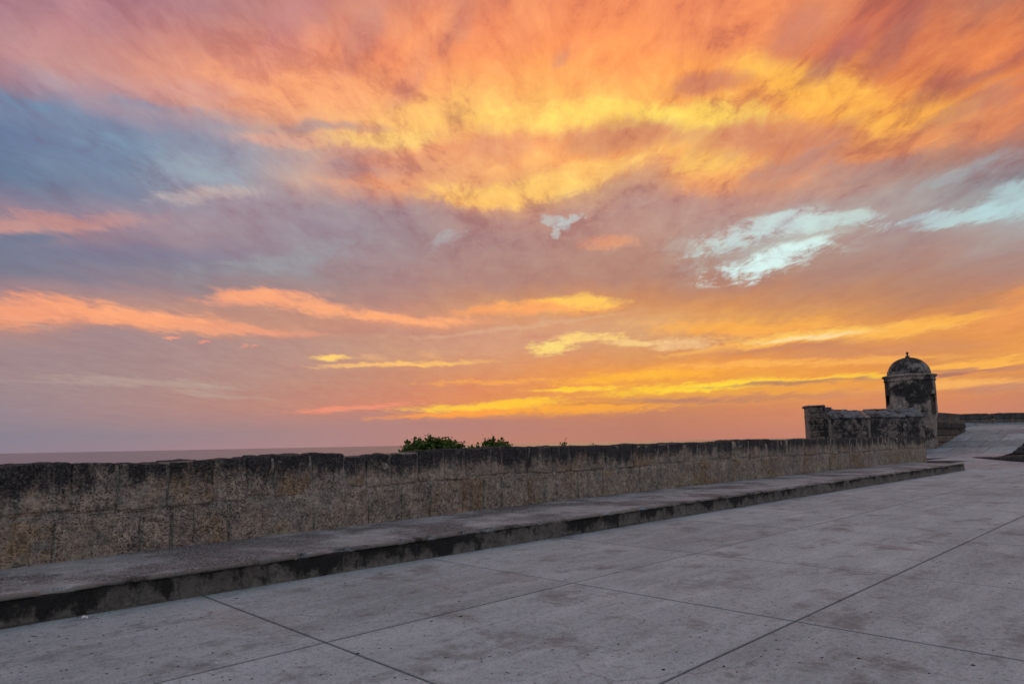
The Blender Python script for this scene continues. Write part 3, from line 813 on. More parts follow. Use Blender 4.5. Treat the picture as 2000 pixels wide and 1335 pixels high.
M_PEBBLE = plain('pebble', (0.06, 0.057, 0.055), (0.24, 0.225, 0.21), 13.0)
M_LITTER = plain('dry_litter', (0.016, 0.014, 0.014), (0.05, 0.042, 0.036), 6.0)
M_PAPER = plain('white_paper', (0.62, 0.6, 0.58), (0.8, 0.79, 0.78), 20.0)
M_SEA = sea_water()
M_SHORE = plain('shore_rock', (0.07, 0.065, 0.055), (0.17, 0.155, 0.13), 0.4, 0.9, 0.3)
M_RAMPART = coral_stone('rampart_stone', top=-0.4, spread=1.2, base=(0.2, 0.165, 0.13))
M_LEAF = leaf_mat()
M_TWIG = plain('twig_bark', (0.06, 0.045, 0.03), (0.11, 0.085, 0.06), 20.0)
M_GRASS = None

# ------------------------------------------------------------------ heading helpers
FH = np.array([0.70174, 0.71243])      # straight ahead on the ground
RH = np.array([0.71243, -0.70174])     # to the right


def sr(s, r, z=0.0):
    p = FH * s + RH * r
    return (p[0], p[1], z)


WX = [-12, 1.5, 4.6, 10.3, 19, 39.35]
WY = [8.9, 9.70, 10.0, 10.4, 10.5, 10.3]


def wall_y(x):
    return np.interp(x, WX, WY)


# ------------------------------------------------------------------ sea, shore, rampart
SEA_Z = -7.0
n_ = 96
vs = [(0, 0, SEA_Z)] + [(45000 * math.cos(2 * math.pi * k / n_), 45000 * math.sin(2 * math.pi * k / n_), SEA_Z) for k in range(n_)]
tag(link('sea', mesh('sea', vs, [(0, 1 + k, 1 + (k + 1) % n_) for k in range(n_)]), M_SEA, smooth=False), kind='structure')

# low rocky shore under the rampart (an uneven sheet just above the water)
gx, gy = 60, 24
vs, fs = [], []
for i in range(gx + 1):
    for j in range(gy + 1):
        x = -160 + 420 * i / gx
        y = -180 + 215 * j / gy
        edge = min(j, gy - j, i, gx - i)
        z = SEA_Z - 0.6 + (0.0 if edge == 0 else 1.0 + 0.5 * mnoise.noise(Vector((x * 0.07, y * 0.07, 1))))
        vs.append((x, y, z))
for i in range(gx):
    for j in range(gy):
        a = i * (gy + 1) + j
        fs.append((a, a + gy + 1, a + gy + 2, a + 1))
tag(link('shore', mesh('shore', vs, fs), M_SHORE), kind='structure')


def prism(poly, z0, z1, name, m_, parent=None):
    """poly counter-clockwise (x, y); z1 a number or one height per corner"""
    k = len(poly)
    zt = z1 if hasattr(z1, '__len__') else [z1] * k
    vs = [(x, y, z0) for x, y in poly] + [(x, y, z) for (x, y), z in zip(poly, zt)]
    fs = [tuple(range(k))[::-1], tuple(range(k, 2 * k))] + [(i, (i + 1) % k, k + (i + 1) % k, k + i) for i in range(k)]
    return link(name, mesh(name, vs, fs), m_, parent, smooth=False)


ramp_poly = [(-40, -60), (130, -60), (130, 26), (78, 30), (62, 26.5), (50, 25), (48.5, 20.5), (45.5, 12.9), (40.5, 12.6), (-40, 11.9)]
tag(prism(ramp_poly, SEA_Z - 0.5, -0.12, 'rampart', M_RAMPART), kind='structure')

# ------------------------------------------------------------------ paved plaza
plaza = tag(prism([(-12, -14), (70, -14), (70, 12.2), (66, 15.0), (62.5, 17.5), (57, 17.5), (53, 20), (50.5, 20), (46, 12.6), (40.2, 11.3), (-12, 9.6)],
                  -0.119, -0.022, 'plaza', M_BED), kind='structure')
YL = [-12.6, -10.0, -7.45, -4.9, -2.35, 0.2, 2.80, 5.36, 8.07]
XL = [-9.1, -6.1, -3.05, 0.0, 3.06, 6.18, 8.89, 12.32, 15.4, 18.5, 21.6, 24.7, 27.8, 30.9, 34.0, 37.1, 40.2, 43.3, 46.4, 49.5, 52.6, 55.7, 58.8, 61.9]


def slab(poly, z0, z1, parent, tint, name='slab', gap=0.0075, bev=0.003):
    c = np.mean(np.array(poly), 0)
    k = len(poly)
    P = np.array(poly, float)

    def inset(g):
        o = []
        for i in range(k):
            a, b_, c_ = P[i - 1], P[i], P[(i + 1) % k]
            e1 = (b_ - a) / np.linalg.norm(b_ - a)
            e2 = (c_ - b_) / np.linalg.norm(c_ - b_)
            n1 = np.array([-e1[1], e1[0]])
            n2 = np.array([-e2[1], e2[0]])
            o.append(b_ + (n1 + n2) * g / (1 + n1 @ n2))
        return np.array(o)
    zt = np.array(z1 if hasattr(z1, '__len__') else [z1] * k, float)
    a, b_ = inset(gap), inset(gap + bev)
    vs = [(x, y, z0) for x, y in a] + [(x, y, z - bev) for (x, y), z in zip(a, zt)] + [(x, y, z) for (x, y), z in zip(b_, zt)]
    fs = []
    for L in (0, k):
        fs += [(L + i, L + (i + 1) % k, L + k + (i + 1) % k, L + k + i) for i in range(k)]
    fs.append(tuple(range(2 * k, 3 * k)))
    o = link(name, mesh(name, vs, fs), M_SLAB, parent, smooth=False)
    o.color = tint
    return o


def tone(pink=0.0):
    v = random.uniform(0.88, 1.08)
    return (v * (1 + 0.10 * pink), v * (1 - 0.10 * pink), v * (1 - 0.10 * pink), 1)


for j in range(len(YL) - 1):
    for i in range(len(XL) - 1):
        x0, x1, y0, y1 = XL[i], XL[i + 1], YL[j], YL[j + 1]
        cs = FH @ np.array([(x0 + x1) / 2, (y0 + y1) / 2])
        if cs > 50.5:
            continue
        pk = 0.0
        if x0 > 38:
            pk = random.choice([0, 0.3, 0.7])
        dz = random.uniform(-0.0012, 0.0012)
        slab([(x0, y0), (x1, y0), (x1, y1), (x0, y1)], -0.10, dz, plaza, tone(pk))
# slabs past the end of the step, up to the foot of the ramp
for (x0, x1) in zip([37.1, 40.3, 43.4, 46.5, 49.6, 52.7, 55.8], [40.3, 43.4, 46.5, 49.6, 52.7, 55.8, 58.9]):
    for (y0, y1) in ((8.07, 10.6), (10.6, 13.1), (13.1, 15.7)):
        if FH @ np.array([(x0 + x1) / 2, (y0 + y1) / 2]) > 50.5 or (y1 > 11 and x0 < 49) or (y1 > 13.2 and x0 < 55):
            continue
        slab([(x0, y0), (x1, y0), (x1, y1), (x0, y1)], -0.10, 0.0, plaza, tone(random.choice([0.4, 0.8, 1.2, 0.2])))

# ------------------------------------------------------------------ ramp up to the bastion
RS = [48.6, 50.6, 53.2, 55.75, 58.2, 60.6, 62.8, 67.0, 72.6, 80.0, 90.0]
RZ = [0.010, 0.012, 0.16, 0.56, 1.07, 1.57, 2.0, 2.42, 2.68, 2.72, 2.72]


def ramp_z(s):
    return float(np.interp(s, RS, RZ))


def ramp_xy(s, y):
    return ((s - FH[1] * y) / FH[0], y)


vs, fs = [], []
RY = [10.9, 16.4]
for s in RS:
    for y in RY:
        x, yy = ramp_xy(s, y)
        vs += [(x, yy, ramp_z(s) - 0.03), (x, yy, -0.5)]
for i in range(len(RS) - 1):
    a, b_ = i * 4, i * 4 + 4
    fs += [(a, b_, b_ + 2, a + 2), (a, a + 1, b_ + 1, b_), (a + 2, b_ + 2, b_ + 3, a + 3)]
ramp = tag(link('ramp', mesh('ramp', vs, fs), M_BED, smooth=False), kind='structure')
for i in range(len(RS) - 1):
    cuts = [10.9, 13.35, 16.4] if i % 2 else [10.9, 12.6, 14.6, 16.4]
    if i >= 7:
        cuts = [10.9, 13.0, 16.4]
    for y0, y1 in zip(cuts[:-1], cuts[1:]):
        s0, s1 = RS[i], RS[i + 1]
        poly = [ramp_xy(s0, y0), ramp_xy(s1, y0), ramp_xy(s1, y1), ramp_xy(s0, y1)]
        zz = [ramp_z(s0), ramp_z(s1), ramp_z(s1), ramp_z(s0)]
        tn = tone(random.choice([-0.2, 0.1, 0.4]))
        kk = (0.72 if i % 2 else 0.88) * random.uniform(0.92, 1.06)
        tn = (tn[0] * kk, tn[1] * kk, tn[2] * kk, 1)
        if i < 2:
            tn = tone(random.choice([0.9, 1.5]))
        slab(poly, -0.2, [z + 0.002 for z in zz], ramp, tn, gap=0.014, bev=0.01)
# upper terrace behind the crest
prism([(84.5, 10.9), (118, 10.9), (118, 26), (77, 26), (77, 16.42), (84.5, 16.42)], -0.5, 2.70, 'terrace', M_SLAB)['kind'] = 'structure'

# ------------------------------------------------------------------ the long step (banquette) under the parapet
bench = empty('stone_step', (15.0, 8.03, 0))
tag(bench, 'long low concrete step with a mouldy black riser along the foot of the parapet wall', 'step')


def swept(name, prof, x0, x1, stepf, m_, parent, disp, caps=True):
    """profile (y, z) list swept along x; disp(P, i_profile) moves the skin"""
    xs = [x0]
    while xs[-1] < x1:
        xs.append(min(x1, xs[-1] + stepf(xs[-1])))
    prof = np.array(prof, float)
    k = len(prof)
    V = np.array([(x, y, z) for x in xs for (y, z) in prof])
    V = disp(V, k)
    fs = []
    for i in range(len(xs) - 1):
        for j in range(k - 1):
            a = i * k + j
            fs.append((a, a + k, a + k + 1, a + 1))
    if caps:
        fs.append(tuple(range((len(xs) - 1) * k, len(xs) * k)))
        fs.append(tuple(range(k))[::-1])
    return link(name, mesh(name, V, fs), m_, parent)


stp = lambda x: 0.03 + 0.012 * max(0, abs(x - 3) - 2) * 0.5
rprof = [(8.03, -0.10)] + [(8.032 + 0.001 * k, 0.245 * k / 9) for k in range(10)] + [(8.075, 0.252), (8.5, 0.255), (8.5, -0.10)]


def rdisp(V, k):
    m_ = (V[:, 2] > 0.0) & (V[:, 1] < 8.2)
    V[m_, 1] += fbm(V[m_], 3.0, 4, 2) * 0.030 - 0.02 * smooth01(V[m_, 2], 0.05, 0.0) + fbm(V[m_], 0.5, 2, 4) * 0.05
    return V


swept('riser', rprof, -8.0, 36.55, stp, M_RISER, bench, rdisp)
tprof = [(8.30, 0.247), (8.07, 0.250), (8.020, 0.252), (8.006, 0.258), (8.002, 0.270), (8.004, 0.286), (8.022, 0.298), (8.045, 0.304)]
tprof += [(8.045 + 0.06 * k, 0.305) for k in range(1, 12)] + [(8.8, 0.306), (9.1, 0.307), (9.6, 0.308), (10.2, 0.309), (10.8, 0.310), (10.8, 0.15), (8.5, 0.15)]


def tdisp(V, k):
    front = (V[:, 1] < 8.06) & (V[:, 2] > 0.24)
    top = (V[:, 2] > 0.300) & (V[:, 1] < 10.7)
    V[front, 1] += fbm(V[front], 0.5, 2, 4) * 0.05
    Q = V.copy()
    Q[:, 1:] *= 0.4
    chip = fbm(Q, 2.3, 4, 8)
    V[front, 1] += np.clip(chip[front] - 0.08, 0, 1) * 0.24 + fbm(V[front], 9, 2, 1) * 0.008
    V[front, 2] -= np.clip(chip[front] - 0.10, 0, 1) * 0.14
    # the big break in the lip, and a smaller one farther on
    for (bx, bw, bd) in ((4.72, 0.16, 0.10), (6.9, 0.25, 0.05), (2.1, 0.05, 0.04), (21.0, 0.7, 0.05)):
        g = np.exp(-((V[:, 0] - bx) / bw) ** 2)
        f2 = (V[:, 1] < 8.30) & (V[:, 2] > 0.24)
        V[f2, 1] += g[f2] * bd * np.clip((8.30 - V[f2, 1]) / 0.25, 0, 1)
        V[f2, 2] -= g[f2] * bd * 0.35 * np.clip((8.35 - V[f2, 1]) / 0.3, 0, 1) * (V[f2, 2] > 0.26)
    V[top, 2] += fbm(V[top], 1.6, 4, 6) * 0.010 + fbm(V[top], 0.35, 2, 3) * 0.030
    V[:, 2] += 0.02 * smooth01(V[:, 0], 10, 36) * (V[:, 2] > 0.24)
    return V


swept('tread', tprof, -8.0, 36.5, stp, M_TREAD, bench, tdisp)

# ------------------------------------------------------------------ the parapet wall of coral stone
wall = empty('parapet_wall', (20.0, 10.3, 0.3))
tag(wall, 'long low parapet wall of two courses of pitted coral stone with black lichen along its top', 'wall')
UP = [-6.2, -5.5, -4.6, -3.9, -3.0, -2.3, -1.5, -0.75, 0.1, 0.75, 1.37, 2.13, 2.62, 3.26, 3.86, 4.36, 4.78, 5.43, 6.04, 6.47, 6.99, 7.61, 8.24, 8.82, 9.54, 10.74, 11.42, 12.07, 13.35, 13.95, 14.52, 15.73, 16.2, 17.0, 17.75, 18.95, 19.8, 20.87, 21.63, 22.97, 23.68, 24.98, 26.28, 27.48, 28.09, 29.41, 30.19, 30.71, 31.3, 31.97, 32.67, 33.32, 34.05, 34.61, 35.31, 35.9, 36.57, 37.82, 38.88, 39.6]
LO = [-6.2, -5.2, -4.3, -3.5, -2.4, -1.7, -0.6, 0.3, 1.2, 1.97, 2.92, 3.31, 3.59, 4.09, 4.61, 5.48, 6.52, 7.22, 7.9, 8.7, 9.29, 9.82, 10.64, 11.17, 11.6, 12.33, 12.71, 13.22, 14.31, 14.8, 15.6, 16.12, 17.45, 18.83, 19.6, 20.11, 21.14, 21.67, 22.36, 23.05, 23.48, 24.29, 24.84, 25.68, 26.32, 27.18, 28.28, 29.24, 29.73, 30.53, 31.47, 32.59, 33.77, 35.52, 36.26, 37.58, 39.6]
TX = [-7, 1.4, 2.6, 3.9, 4.8, 5.4, 6.5, 7.6, 9.5, 11.4, 13.4, 15.7, 17.8, 19.0, 19.75, 21.36, 21.7, 25, 30.8, 40]
TZ = [1.44, 1.45, 1.45, 1.47, 1.48, 1.50, 1.46, 1.50, 1.52, 1.53, 1.51, 1.52, 1.50, 1.52, 1.565, 1.57, 1.545, 1.565, 1.54, 1.55]
JX = [-7, 1.4, 2.2, 3.1, 4.5, 6.3, 8.1, 9.3, 11.4, 13.8, 16.2, 19, 26.5, 40]
JZ = [0.86, 0.885, 0.83, 0.80, 0.83, 0.90, 0.955, 0.975, 0.955, 0.91, 0.96, 1.02, 0.95, 0.975]


def bend(V):
    """blocks are laid out with y = 0 on the wall face, then follow its slight curve"""
    V = V.copy()
    V[:, 1] += wall_y(V[:, 0])
    return V


# mortar heart
xs = np.concatenate([np.arange(-6.3, 14, 0.045), np.linspace(14, 39.55, 240)])
zt = np.interp(xs, TX, TZ) - 0.035
pr, fs = [], []
for x, t_ in zip(xs, zt):
    for z in np.linspace(0.2, t_, 22):
        pr.append((x, 0.010, z))
    for y, z in ((0.08, t_ + 0.01), (0.55, t_ + 0.01), (0.62, t_ - 0.05), (0.62, -0.2)):
        pr.append((x, y, z))
pr = np.array(pr)
k = 26
face = pr[:, 1] < 0.05
smear = np.exp(-((pr[:, 0] - 5.4) / 1.1) ** 2) * np.exp(-((pr[:, 2] - 0.72) / 0.3) ** 2)
far = smooth01(pr[face, 0], 10, 18)
pr[face, 1] += fbm(pr[face], 3.2, 4, 12) * (0.030 - 0.018 * far) - 0.030 * smear[face] - 0.012 * far
for i in range(len(xs) - 1):
    for j in range(k - 1):
        a = i * k + j
        fs.append((a, a + k, a + k + 1, a + 1))
fs.append(tuple(range((len(xs) - 1) * k, len(xs) * k)))
fs.append(tuple(range(k))[::-1])
link('mortar_core', mesh('mortar_core', bend(pr), fs), M_MORTAR, wall)


def lay(x0, x1, z0, z1, seed, gap, dep, name='stone', proud=0.0, pit=0.012, amp=0.034):
    gap = gap + 0.038 * float(smooth01(np.array((x0 + x1) / 2), 12, 30)) * (z1 > 1.2)
    dist = math.hypot((x0 + x1) / 2, 10)
    step = min(0.075, max(0.019, dist / 640))
    V, F_ = rough_box((x0 + gap, -0.008 - proud, z0 + 0.008), (x1 - gap, dep, z1 - 0.006), step, rnd=0.014 + 0.022 * rng.random(),
                      amp=amp, freq=3.2, pit=pit, pitfreq=17, seed=seed, ystep=max(step * 2.2, 0.06), warp=0.05)
    me = mesh(name, bend(V), F_)
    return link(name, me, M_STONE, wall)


sd = 0
for a, b_ in zip(UP[:-1], UP[1:]):
    sd += 1
    xm = (a + b_) / 2
    z0 = float(np.interp(xm, JX, JZ)) + rng.uniform(-0.015, 0.02)
    if xm < 4.6:
        z0 += 0.055
    z1 = float(np.interp(xm, TX, TZ)) + rng.uniform(-0.022, 0.018)
    lay(a, b_, z0, z1, sd * 1.37, rng.uniform(0.002, 0.016), 0.60, proud=rng.uniform(0.0, 0.022), pit=rng.uniform(0.006, 0.014))
for a, b_ in zip(LO[:-1], LO[1:]):
    sd += 1
    xm = (a + b_) / 2
    z1 = float(np.interp(xm, JX, JZ)) - rng.uniform(0.0, 0.02)
    lay(a, b_, 0.24, z1, sd * 1.37, rng.uniform(0.000, 0.008), 0.45, proud=rng.uniform(-0.006, 0.026), pit=rng.uniform(0.008, 0.02))
# flat chinking stones packed between the courses at the near end
x = -3.0
while x < 4.5:
    L_ = rng.uniform(0.16, 0.42)
    zc = float(np.interp(x + L_ / 2, JX, JZ)) + 0.028
    sd += 1
    lay(x, x + L_, zc - rng.uniform(0.018, 0.03), zc + rng.uniform(0.02, 0.034), sd * 1.37, 0.012, 0.2, name='chinking_stone', proud=rng.uniform(-0.02, 0.008), pit=0.004, amp=0.012)
    x += L_ + rng.uniform(0.0, 0.12)

# ------------------------------------------------------------------ shrubs growing behind the parapet
def shrub(name, label, clumps, base, nleaf, lsize, group, stalks=()):
    root = empty(name, base)
    tag(root, label, 'shrub', group)
    B = np.array(base)
    vs, fs = [], []
    st_v, st_f = [], []

    def tube(p, q, r0, r1):
        p, q = np.array(p, float), np.array(q, float)
        d_ = q - p
        d_ /= max(1e-6, np.linalg.norm(d_))
        u_ = np.cross(d_, (0.3, 0.9, 0.2))
        u_ /= np.linalg.norm(u_)
        v_ = np.cross(d_, u_)
        k0 = len(st_v)
        for (c_, r_) in ((p, r0), (q, r1)):
            for t_ in range(5):
                a_ = 2 * math.pi * t_ / 5
                st_v.append(c_ + (u_ * math.cos(a_) + v_ * math.sin(a_)) * r_)
        for t_ in range(5):
            st_f.append((k0 + t_, k0 + (t_ + 1) % 5, k0 + 5 + (t_ + 1) % 5, k0 + 5 + t_))

    def leaf(c_, up):
        n_ = up + rng.normal(size=3) * 0.65
        n_ /= np.linalg.norm(n_)
        u_ = np.cross(n_, rng.normal(size=3))
        u_ /= np.linalg.norm(u_)
        v_ = np.cross(n_, u_)
        s_ = lsize * rng.uniform(0.6, 1.25)
        k0 = len(vs)
        vs.append(c_ - u_ * s_ * 0.15)
        for (a_, b2, h_) in ((0.25, 0.42, 0.06), (0.75, 0.40, 0.05), (1.0, 0.0, -0.05), (0.75, -0.40, 0.05), (0.25, -0.42, 0.06)):
            vs.append(c_ + u_ * s_ * a_ + v_ * s_ * b2 + n_ * s_ * h_)
        fs.extend([(k0, k0 + 1, k0 + 2, k0 + 3), (k0, k0 + 3, k0 + 4, k0 + 5)])
    tot = sum(c[3] * c[4] * c[5] for c in clumps) ** 1.0
    for (cx, cy, cz, rx, ry, rz) in clumps:
        cc = np.array([cx, cy, cz])
        nb = max(4, int(16 * rx * 2))
        cnt = int(nleaf * (rx * ry * rz) / tot)
        tips = []
        for _ in range(nb):
            d_ = rng.normal(size=3)
            d_ /= np.linalg.norm(d_)
            d_[2] = abs(d_[2]) * 0.9 + 0.05
            tip = cc + d_ * np.array([rx, ry, rz]) * rng.uniform(0.75, 1.08)
            tips.append((tip, d_))
            mid = (B + (0, 0, 0.5) + cc) / 2 + rng.normal(size=3) * 0.08
            tube(B + (0, 0, 0.0), mid, 0.014, 0.010)
            tube(mid, tip, 0.010, 0.004)
        for _ in range(cnt):
            if rng.random() < 0.55:
                tip, d_ = tips[rng.integers(len(tips))]
                c_ = tip + rng.normal(size=3) * 0.055
            else:
                d_ = rng.normal(size=3)
                d_ /= np.linalg.norm(d_)
                d_[2] = d_[2] if d_[2] > -0.4 else -d_[2]
                c_ = cc + d_ * np.array([rx, ry, rz]) * rng.uniform(0.35, 0.97)
                if perlin(c_[None, :], 5.0, 3)[0] < -0.18:
                    continue
            leaf(c_, d_ * 0.8 + np.array([0, 0, 0.55]))
    for (p0, p1, nl) in stalks:
        p0, p1 = np.array(p0, float), np.array(p1, float)
        tube(B, p0, 0.010, 0.007)
        tube(p0, p1, 0.007, 0.003)
        for t_ in range(nl):
            f_ = rng.uniform(0.1, 1.05)
            leaf(p0 + (p1 - p0) * f_ + rng.normal(size=3) * 0.012, rng.normal(size=3) * 0.6 + np.array([0, 0, 0.6]))
    link('foliage', mesh('foliage', vs, fs), M_LEAF, root, smooth=False)
    link('stems', mesh('stems', st_v, st_f), M_TWIG, root)
    return root


GB = 'shrubs growing behind the parapet'
shrub('shrub', 'larger green shrub with a side stalk on its left rising behind the parapet top', [
    (8.55, 11.25, 1.42, 0.34, 0.40, 0.31), (8.95, 11.3, 1.43, 0.34, 0.40, 0.25), (9.26, 11.25, 1.40, 0.26, 0.36, 0.20), (8.10, 11.2, 1.40, 0.18, 0.25, 0.15)],
    (8.8, 11.3, -0.1), 5600, 0.052, GB,
    stalks=[((8.06, 11.2, 1.45), (8.10, 11.2, 1.71), 34), ((9.35, 11.2, 1.5), (9.60, 11.2, 1.66), 16), ((8.25, 11.2, 1.6), (8.31, 11.2, 1.77), 10)])
shrub('shrub', 'smaller ragged green shrub just right of the big one, behind the parapet', [
    (10.40, 11.25, 1.42, 0.26, 0.34, 0.31), (10.70, 11.25, 1.42, 0.22, 0.30, 0.22), (10.10, 11.25, 1.37, 0.24, 0.30, 0.15)],
    (10.4, 11.3, -0.1), 2600, 0.052, GB,
    stalks=[((10.8, 11.2, 1.45), (10.98, 11.2, 1.60), 12), ((10.45, 11.2, 1.6), (10.40, 11.2, 1.79), 14), ((10.6, 11.2, 1.6), (10.68, 11.2, 1.72), 12), ((9.75, 11.2, 1.45), (9.68, 11.2, 1.56), 8)])
shrub('sprig', 'thin two-tipped sprig poking over the middle of the parapet', [], (12.75, 11.2, -0.1), 10, 0.05, None,
      stalks=[((12.72, 11.2, 1.5), (12.60, 11.2, 1.62), 9), ((12.74, 11.2, 1.5), (12.83, 11.2, 1.68), 10), ((12.78, 11.2, 1.5), (12.90, 11.2, 1.60), 6)])['category'] = 'sprig'
shrub('sprig', 'tiny dark leaf tip just showing over the parapet, right of the two-tipped sprig', [], (13.9, 11.2, -0.1), 10, 0.05, None,
      stalks=[((13.88, 11.2, 1.45), (13.90, 11.2, 1.56), 7)])['category'] = 'sprig'

# ------------------------------------------------------------------ sentry tower
tc = np.array([TOWER_AT[0], TOWER_AT[1], 0.0])
tower = empty('sentry_tower', tuple(tc))
tag(tower, 'round plastered sentry turret with a domed roof and small finial at the bastion corner', 'turret')
ang0 = math.atan2(-tc[1], -tc[0])       # towards the viewer


def ring(parent, name, prof, m_, nseg=72, disp=0.0, seed=0, holes=(), thick=0.45, cap=True):
    """turned body: prof (radius, z) from the bottom; holes (a0, a1, z0, z1) measured from the viewer's side, + to the right"""
    vs, fs = [], []
    k = len(prof)
    for i in range(nseg):
        a_ = ang0 + 2 * math.pi * i / nseg
        for (r_, z_) in prof:
            r_ *= 0.865
            vs.append((math.cos(a_) * r_, math.sin(a_) * r_, z_))
    V = np.array(vs)
    if disp:
        n_ = V.copy()
        n_[:, 2] = 0
        ln = np.maximum(np.linalg.norm(n_, axis=1), 1e-6)[:, None]
        V = V + n_ / ln * (fbm(V, 0.9, 4, seed) * disp)[:, None]

    def inhole(i, j):
        am = math.degrees(2 * math.pi * (i + 0.5) / nseg)
        am = (am + 180) % 360 - 180
        zm = (prof[j][1] + prof[j + 1][1]) / 2
        return any(h[0] < am < h[1] and h[2] < zm < h[3] for h in holes)
    Vl = [tuple(v) for v in V]
    inner = {}

    def inn(i, j):
        key = (i % nseg, j)
        if key not in inner:
            p = V[key[0] * k + j]
            r_ = math.hypot(p[0], p[1])
            f_ = (r_ - thick) / r_
            inner[key] = len(Vl)
            Vl.append((p[0] * f_, p[1] * f_, p[2]))
        return inner[key]
    for i in range(nseg):
        i2 = (i + 1) % nseg
        for j in range(k - 1):
            if holes and inhole(i, j):
                for (di, dj, e) in ((-1, 0, ((i, j), (i, j + 1))), (1, 0, ((i2, j + 1), (i2, j))), (0, -1, ((i2, j), (i, j))), (0, 1, ((i, j + 1), (i2, j + 1)))):
                    jj = j + dj
                    if jj < 0 or jj >= k - 1 or not inhole((i + di) % nseg, jj):
                        (a1, b1), (a2, b2) = e
                        fs.append((a1 * k + b1, a2 * k + b2, inn(a2, b2), inn(a1, b1)))
                continue
            fs.append((i * k + j, i2 * k + j, i2 * k + j + 1, i * k + j + 1))
            if holes:
                fs.append((inn(i, j), inn(i, j + 1), inn(i2, j + 1), inn(i2, j)))
    if cap:
        fs.append(tuple(i * k + k - 1 for i in range(nseg)))
    Vl = np.array(Vl) + np.array([tc[0], tc[1], 0])
    return link(name, mesh(name, Vl, fs), m_, parent)


zb = [0.2, 0.9, 1.6, 2.3, 2.9, 3.3, 3.6, 3.95, 4.3, 4.6, 4.95, 5.2, 5.45, 5.7, 5.95, 6.12]
ring(tower, 'body', [(2.185 - 0.012 * z if z > 3.0 else 1.88 + 0.045 * z, z) for z in zb], M_TOWER, nseg=120, disp=0.05, seed=2,
     holes=((48, 66, 3.3, 4.95), (-71, -56, 4.3, 4.95)), thick=0.75)
ring(tower, 'cornice', [(2.10, 6.06), (2.19, 6.08), (2.21, 6.14), (2.19, 6.19), (2.15, 6.22), (2.18, 6.34), (2.27, 6.41), (2.33, 6.45), (2.335, 6.53), (2.28, 6.57), (1.86, 6.63)], M_TOWER, nseg=96, disp=0.02, seed=5)
dp = [(1.87 * math.cos(t), 6.58 + 1.52 * math.sin(t)) for t in np.linspace(0, math.pi / 2 * 0.97, 22)]
ring(tower, 'dome', dp, M_DOME, nseg=96, disp=0.05, seed=9)
ring(tower, 'finial', [(0.20, 8.04), (0.19, 8.20), (0.14, 8.23), (0.075, 8.26), (0.06, 8.33), (0.085, 8.37), (0.115, 8.42), (0.12, 8.46), (0.10, 8.51), (0.05, 8.56), (0.02, 8.575)], M_DOME, nseg=20)
# door jamb standing proud at the right of the opening
link('floor', mesh('floor', [tuple(tc + np.array([math.cos(t) * 1.2, math.sin(t) * 1.2, 3.28])) for t in np.linspace(0, 2 * math.pi, 32, endpoint=False)], [tuple(range(32))]), M_TOWER, tower, smooth=False)

# ------------------------------------------------------------------ bastion parapet: pier and battered parapet in front of the tower
bast = empty('bastion_parapet', sr(53.2, 27.0, 0.2))
tag(bast, 'blackened parapet with a sloping cap and squared stone pier, below the turret', 'parapet')
ca, sa = math.cos(rad(-9)), math.sin(rad(-9))


def bp(u, w_, z):
    """u along the parapet to the right, w_ away from the viewer"""
    s = 53.25 + w_ * ca + (u - 28.3) * sa
    r = 28.3 + (u - 28.3) * ca - w_ * sa
    return sr(s, r, z)


def bblock(name, u0, u1, w0, w1, z0, z1, m_, step=0.14, rnd_=0.03, amp=0.03, seed=0.0, shear=None, parent=bast):
    V, F_ = rough_box((u0, w0, z0), (u1, w1, z1), step, rnd=rnd_, amp=amp, freq=1.6, seed=seed)
    if shear:
        V = shear(V)
    W = np.array([bp(*v) for v in V])
    F_ = [f for f in F_]
    return link(name, mesh(name, W, F_), m_, parent)


# parapet body in three bays parted by paler strips
bays = [(24.55, 27.55), (27.75, 30.0), (30.02, 31.62)]
for i, (a, b_) in enumerate(bays):
    bblock('face_panel', a, b_, 0.0, 2.0, 0.1, 3.05, M_BASTION, 0.16, 0.05, 0.05, 3 + i * 2.1)
bblock('joint_strip', 27.53, 27.77, 0.02, 1.9, 0.1, 3.03, M_PIERJ, 0.12, 0.03, 0.02, 9)


def batter(lo_z, rise):
    def f(V):
        V = V.copy()
        t_ = np.clip(V[:, 1] / 1.5, 0, 1)
        up = V[:, 2] > lo_z + 0.04
        V[up, 2] += t_[up] * rise
        return V
    return f


caps = [(24.5, 25.55, 0.74), (25.56, 26.55, 0.68), (26.56, 27.35, 0.60), (27.36, 27.78, 0.56), (27.8, 28.75, 0.66), (28.77, 29.75, 0.66), (29.76, 30.35, 0.60), (30.37, 31.1, 0.66), (31.12, 31.66, 0.66)]
for i, (a, b_, h_) in enumerate(caps):
    bblock('cap_stone', a, b_, -0.07, 1.7, 3.0, 3.12, M_CAP if i != 3 else M_PIERJ, 0.13, 0.03, 0.045, 20 + i * 1.7, shear=batter(3.0, h_))
# squared stones of the pier
rows = [(0.3, 0.75), (0.77, 1.2), (1.22, 1.62), (1.64, 2.08), (2.10, 2.55), (2.57, 3.0), (3.02, 3.42), (3.44, 3.90)]
for i, (z0, z1) in enumerate(rows):
    cuts = [22.95] + sorted(22.95 + np.array(random.choice([[0.42], [0.3, 0.68], [0.52], [0.62]]))) + [24.02]
    for a, b_ in zip(cuts[:-1], cuts[1:]):
        bblock('pier_stone', a + 0.035, b_ - 0.035, -1.32 - random.uniform(0, 0.03), 0.3, z0 + 0.02, z1 - 0.02, M_PIER, 0.11, 0.035, 0.03, 40 + i * 3 + a)
bblock('pier_core', 22.98, 23.99, -1.27, 0.25, 0.2, 3.9, M_PIERJ, 0.3, 0.02, 0.01, 3)
bblock('pier_side', 24.03, 24.52, -0.95, 1.2, 0.2, 3.62, M_BASTION, 0.14, 0.04, 0.04, 17)
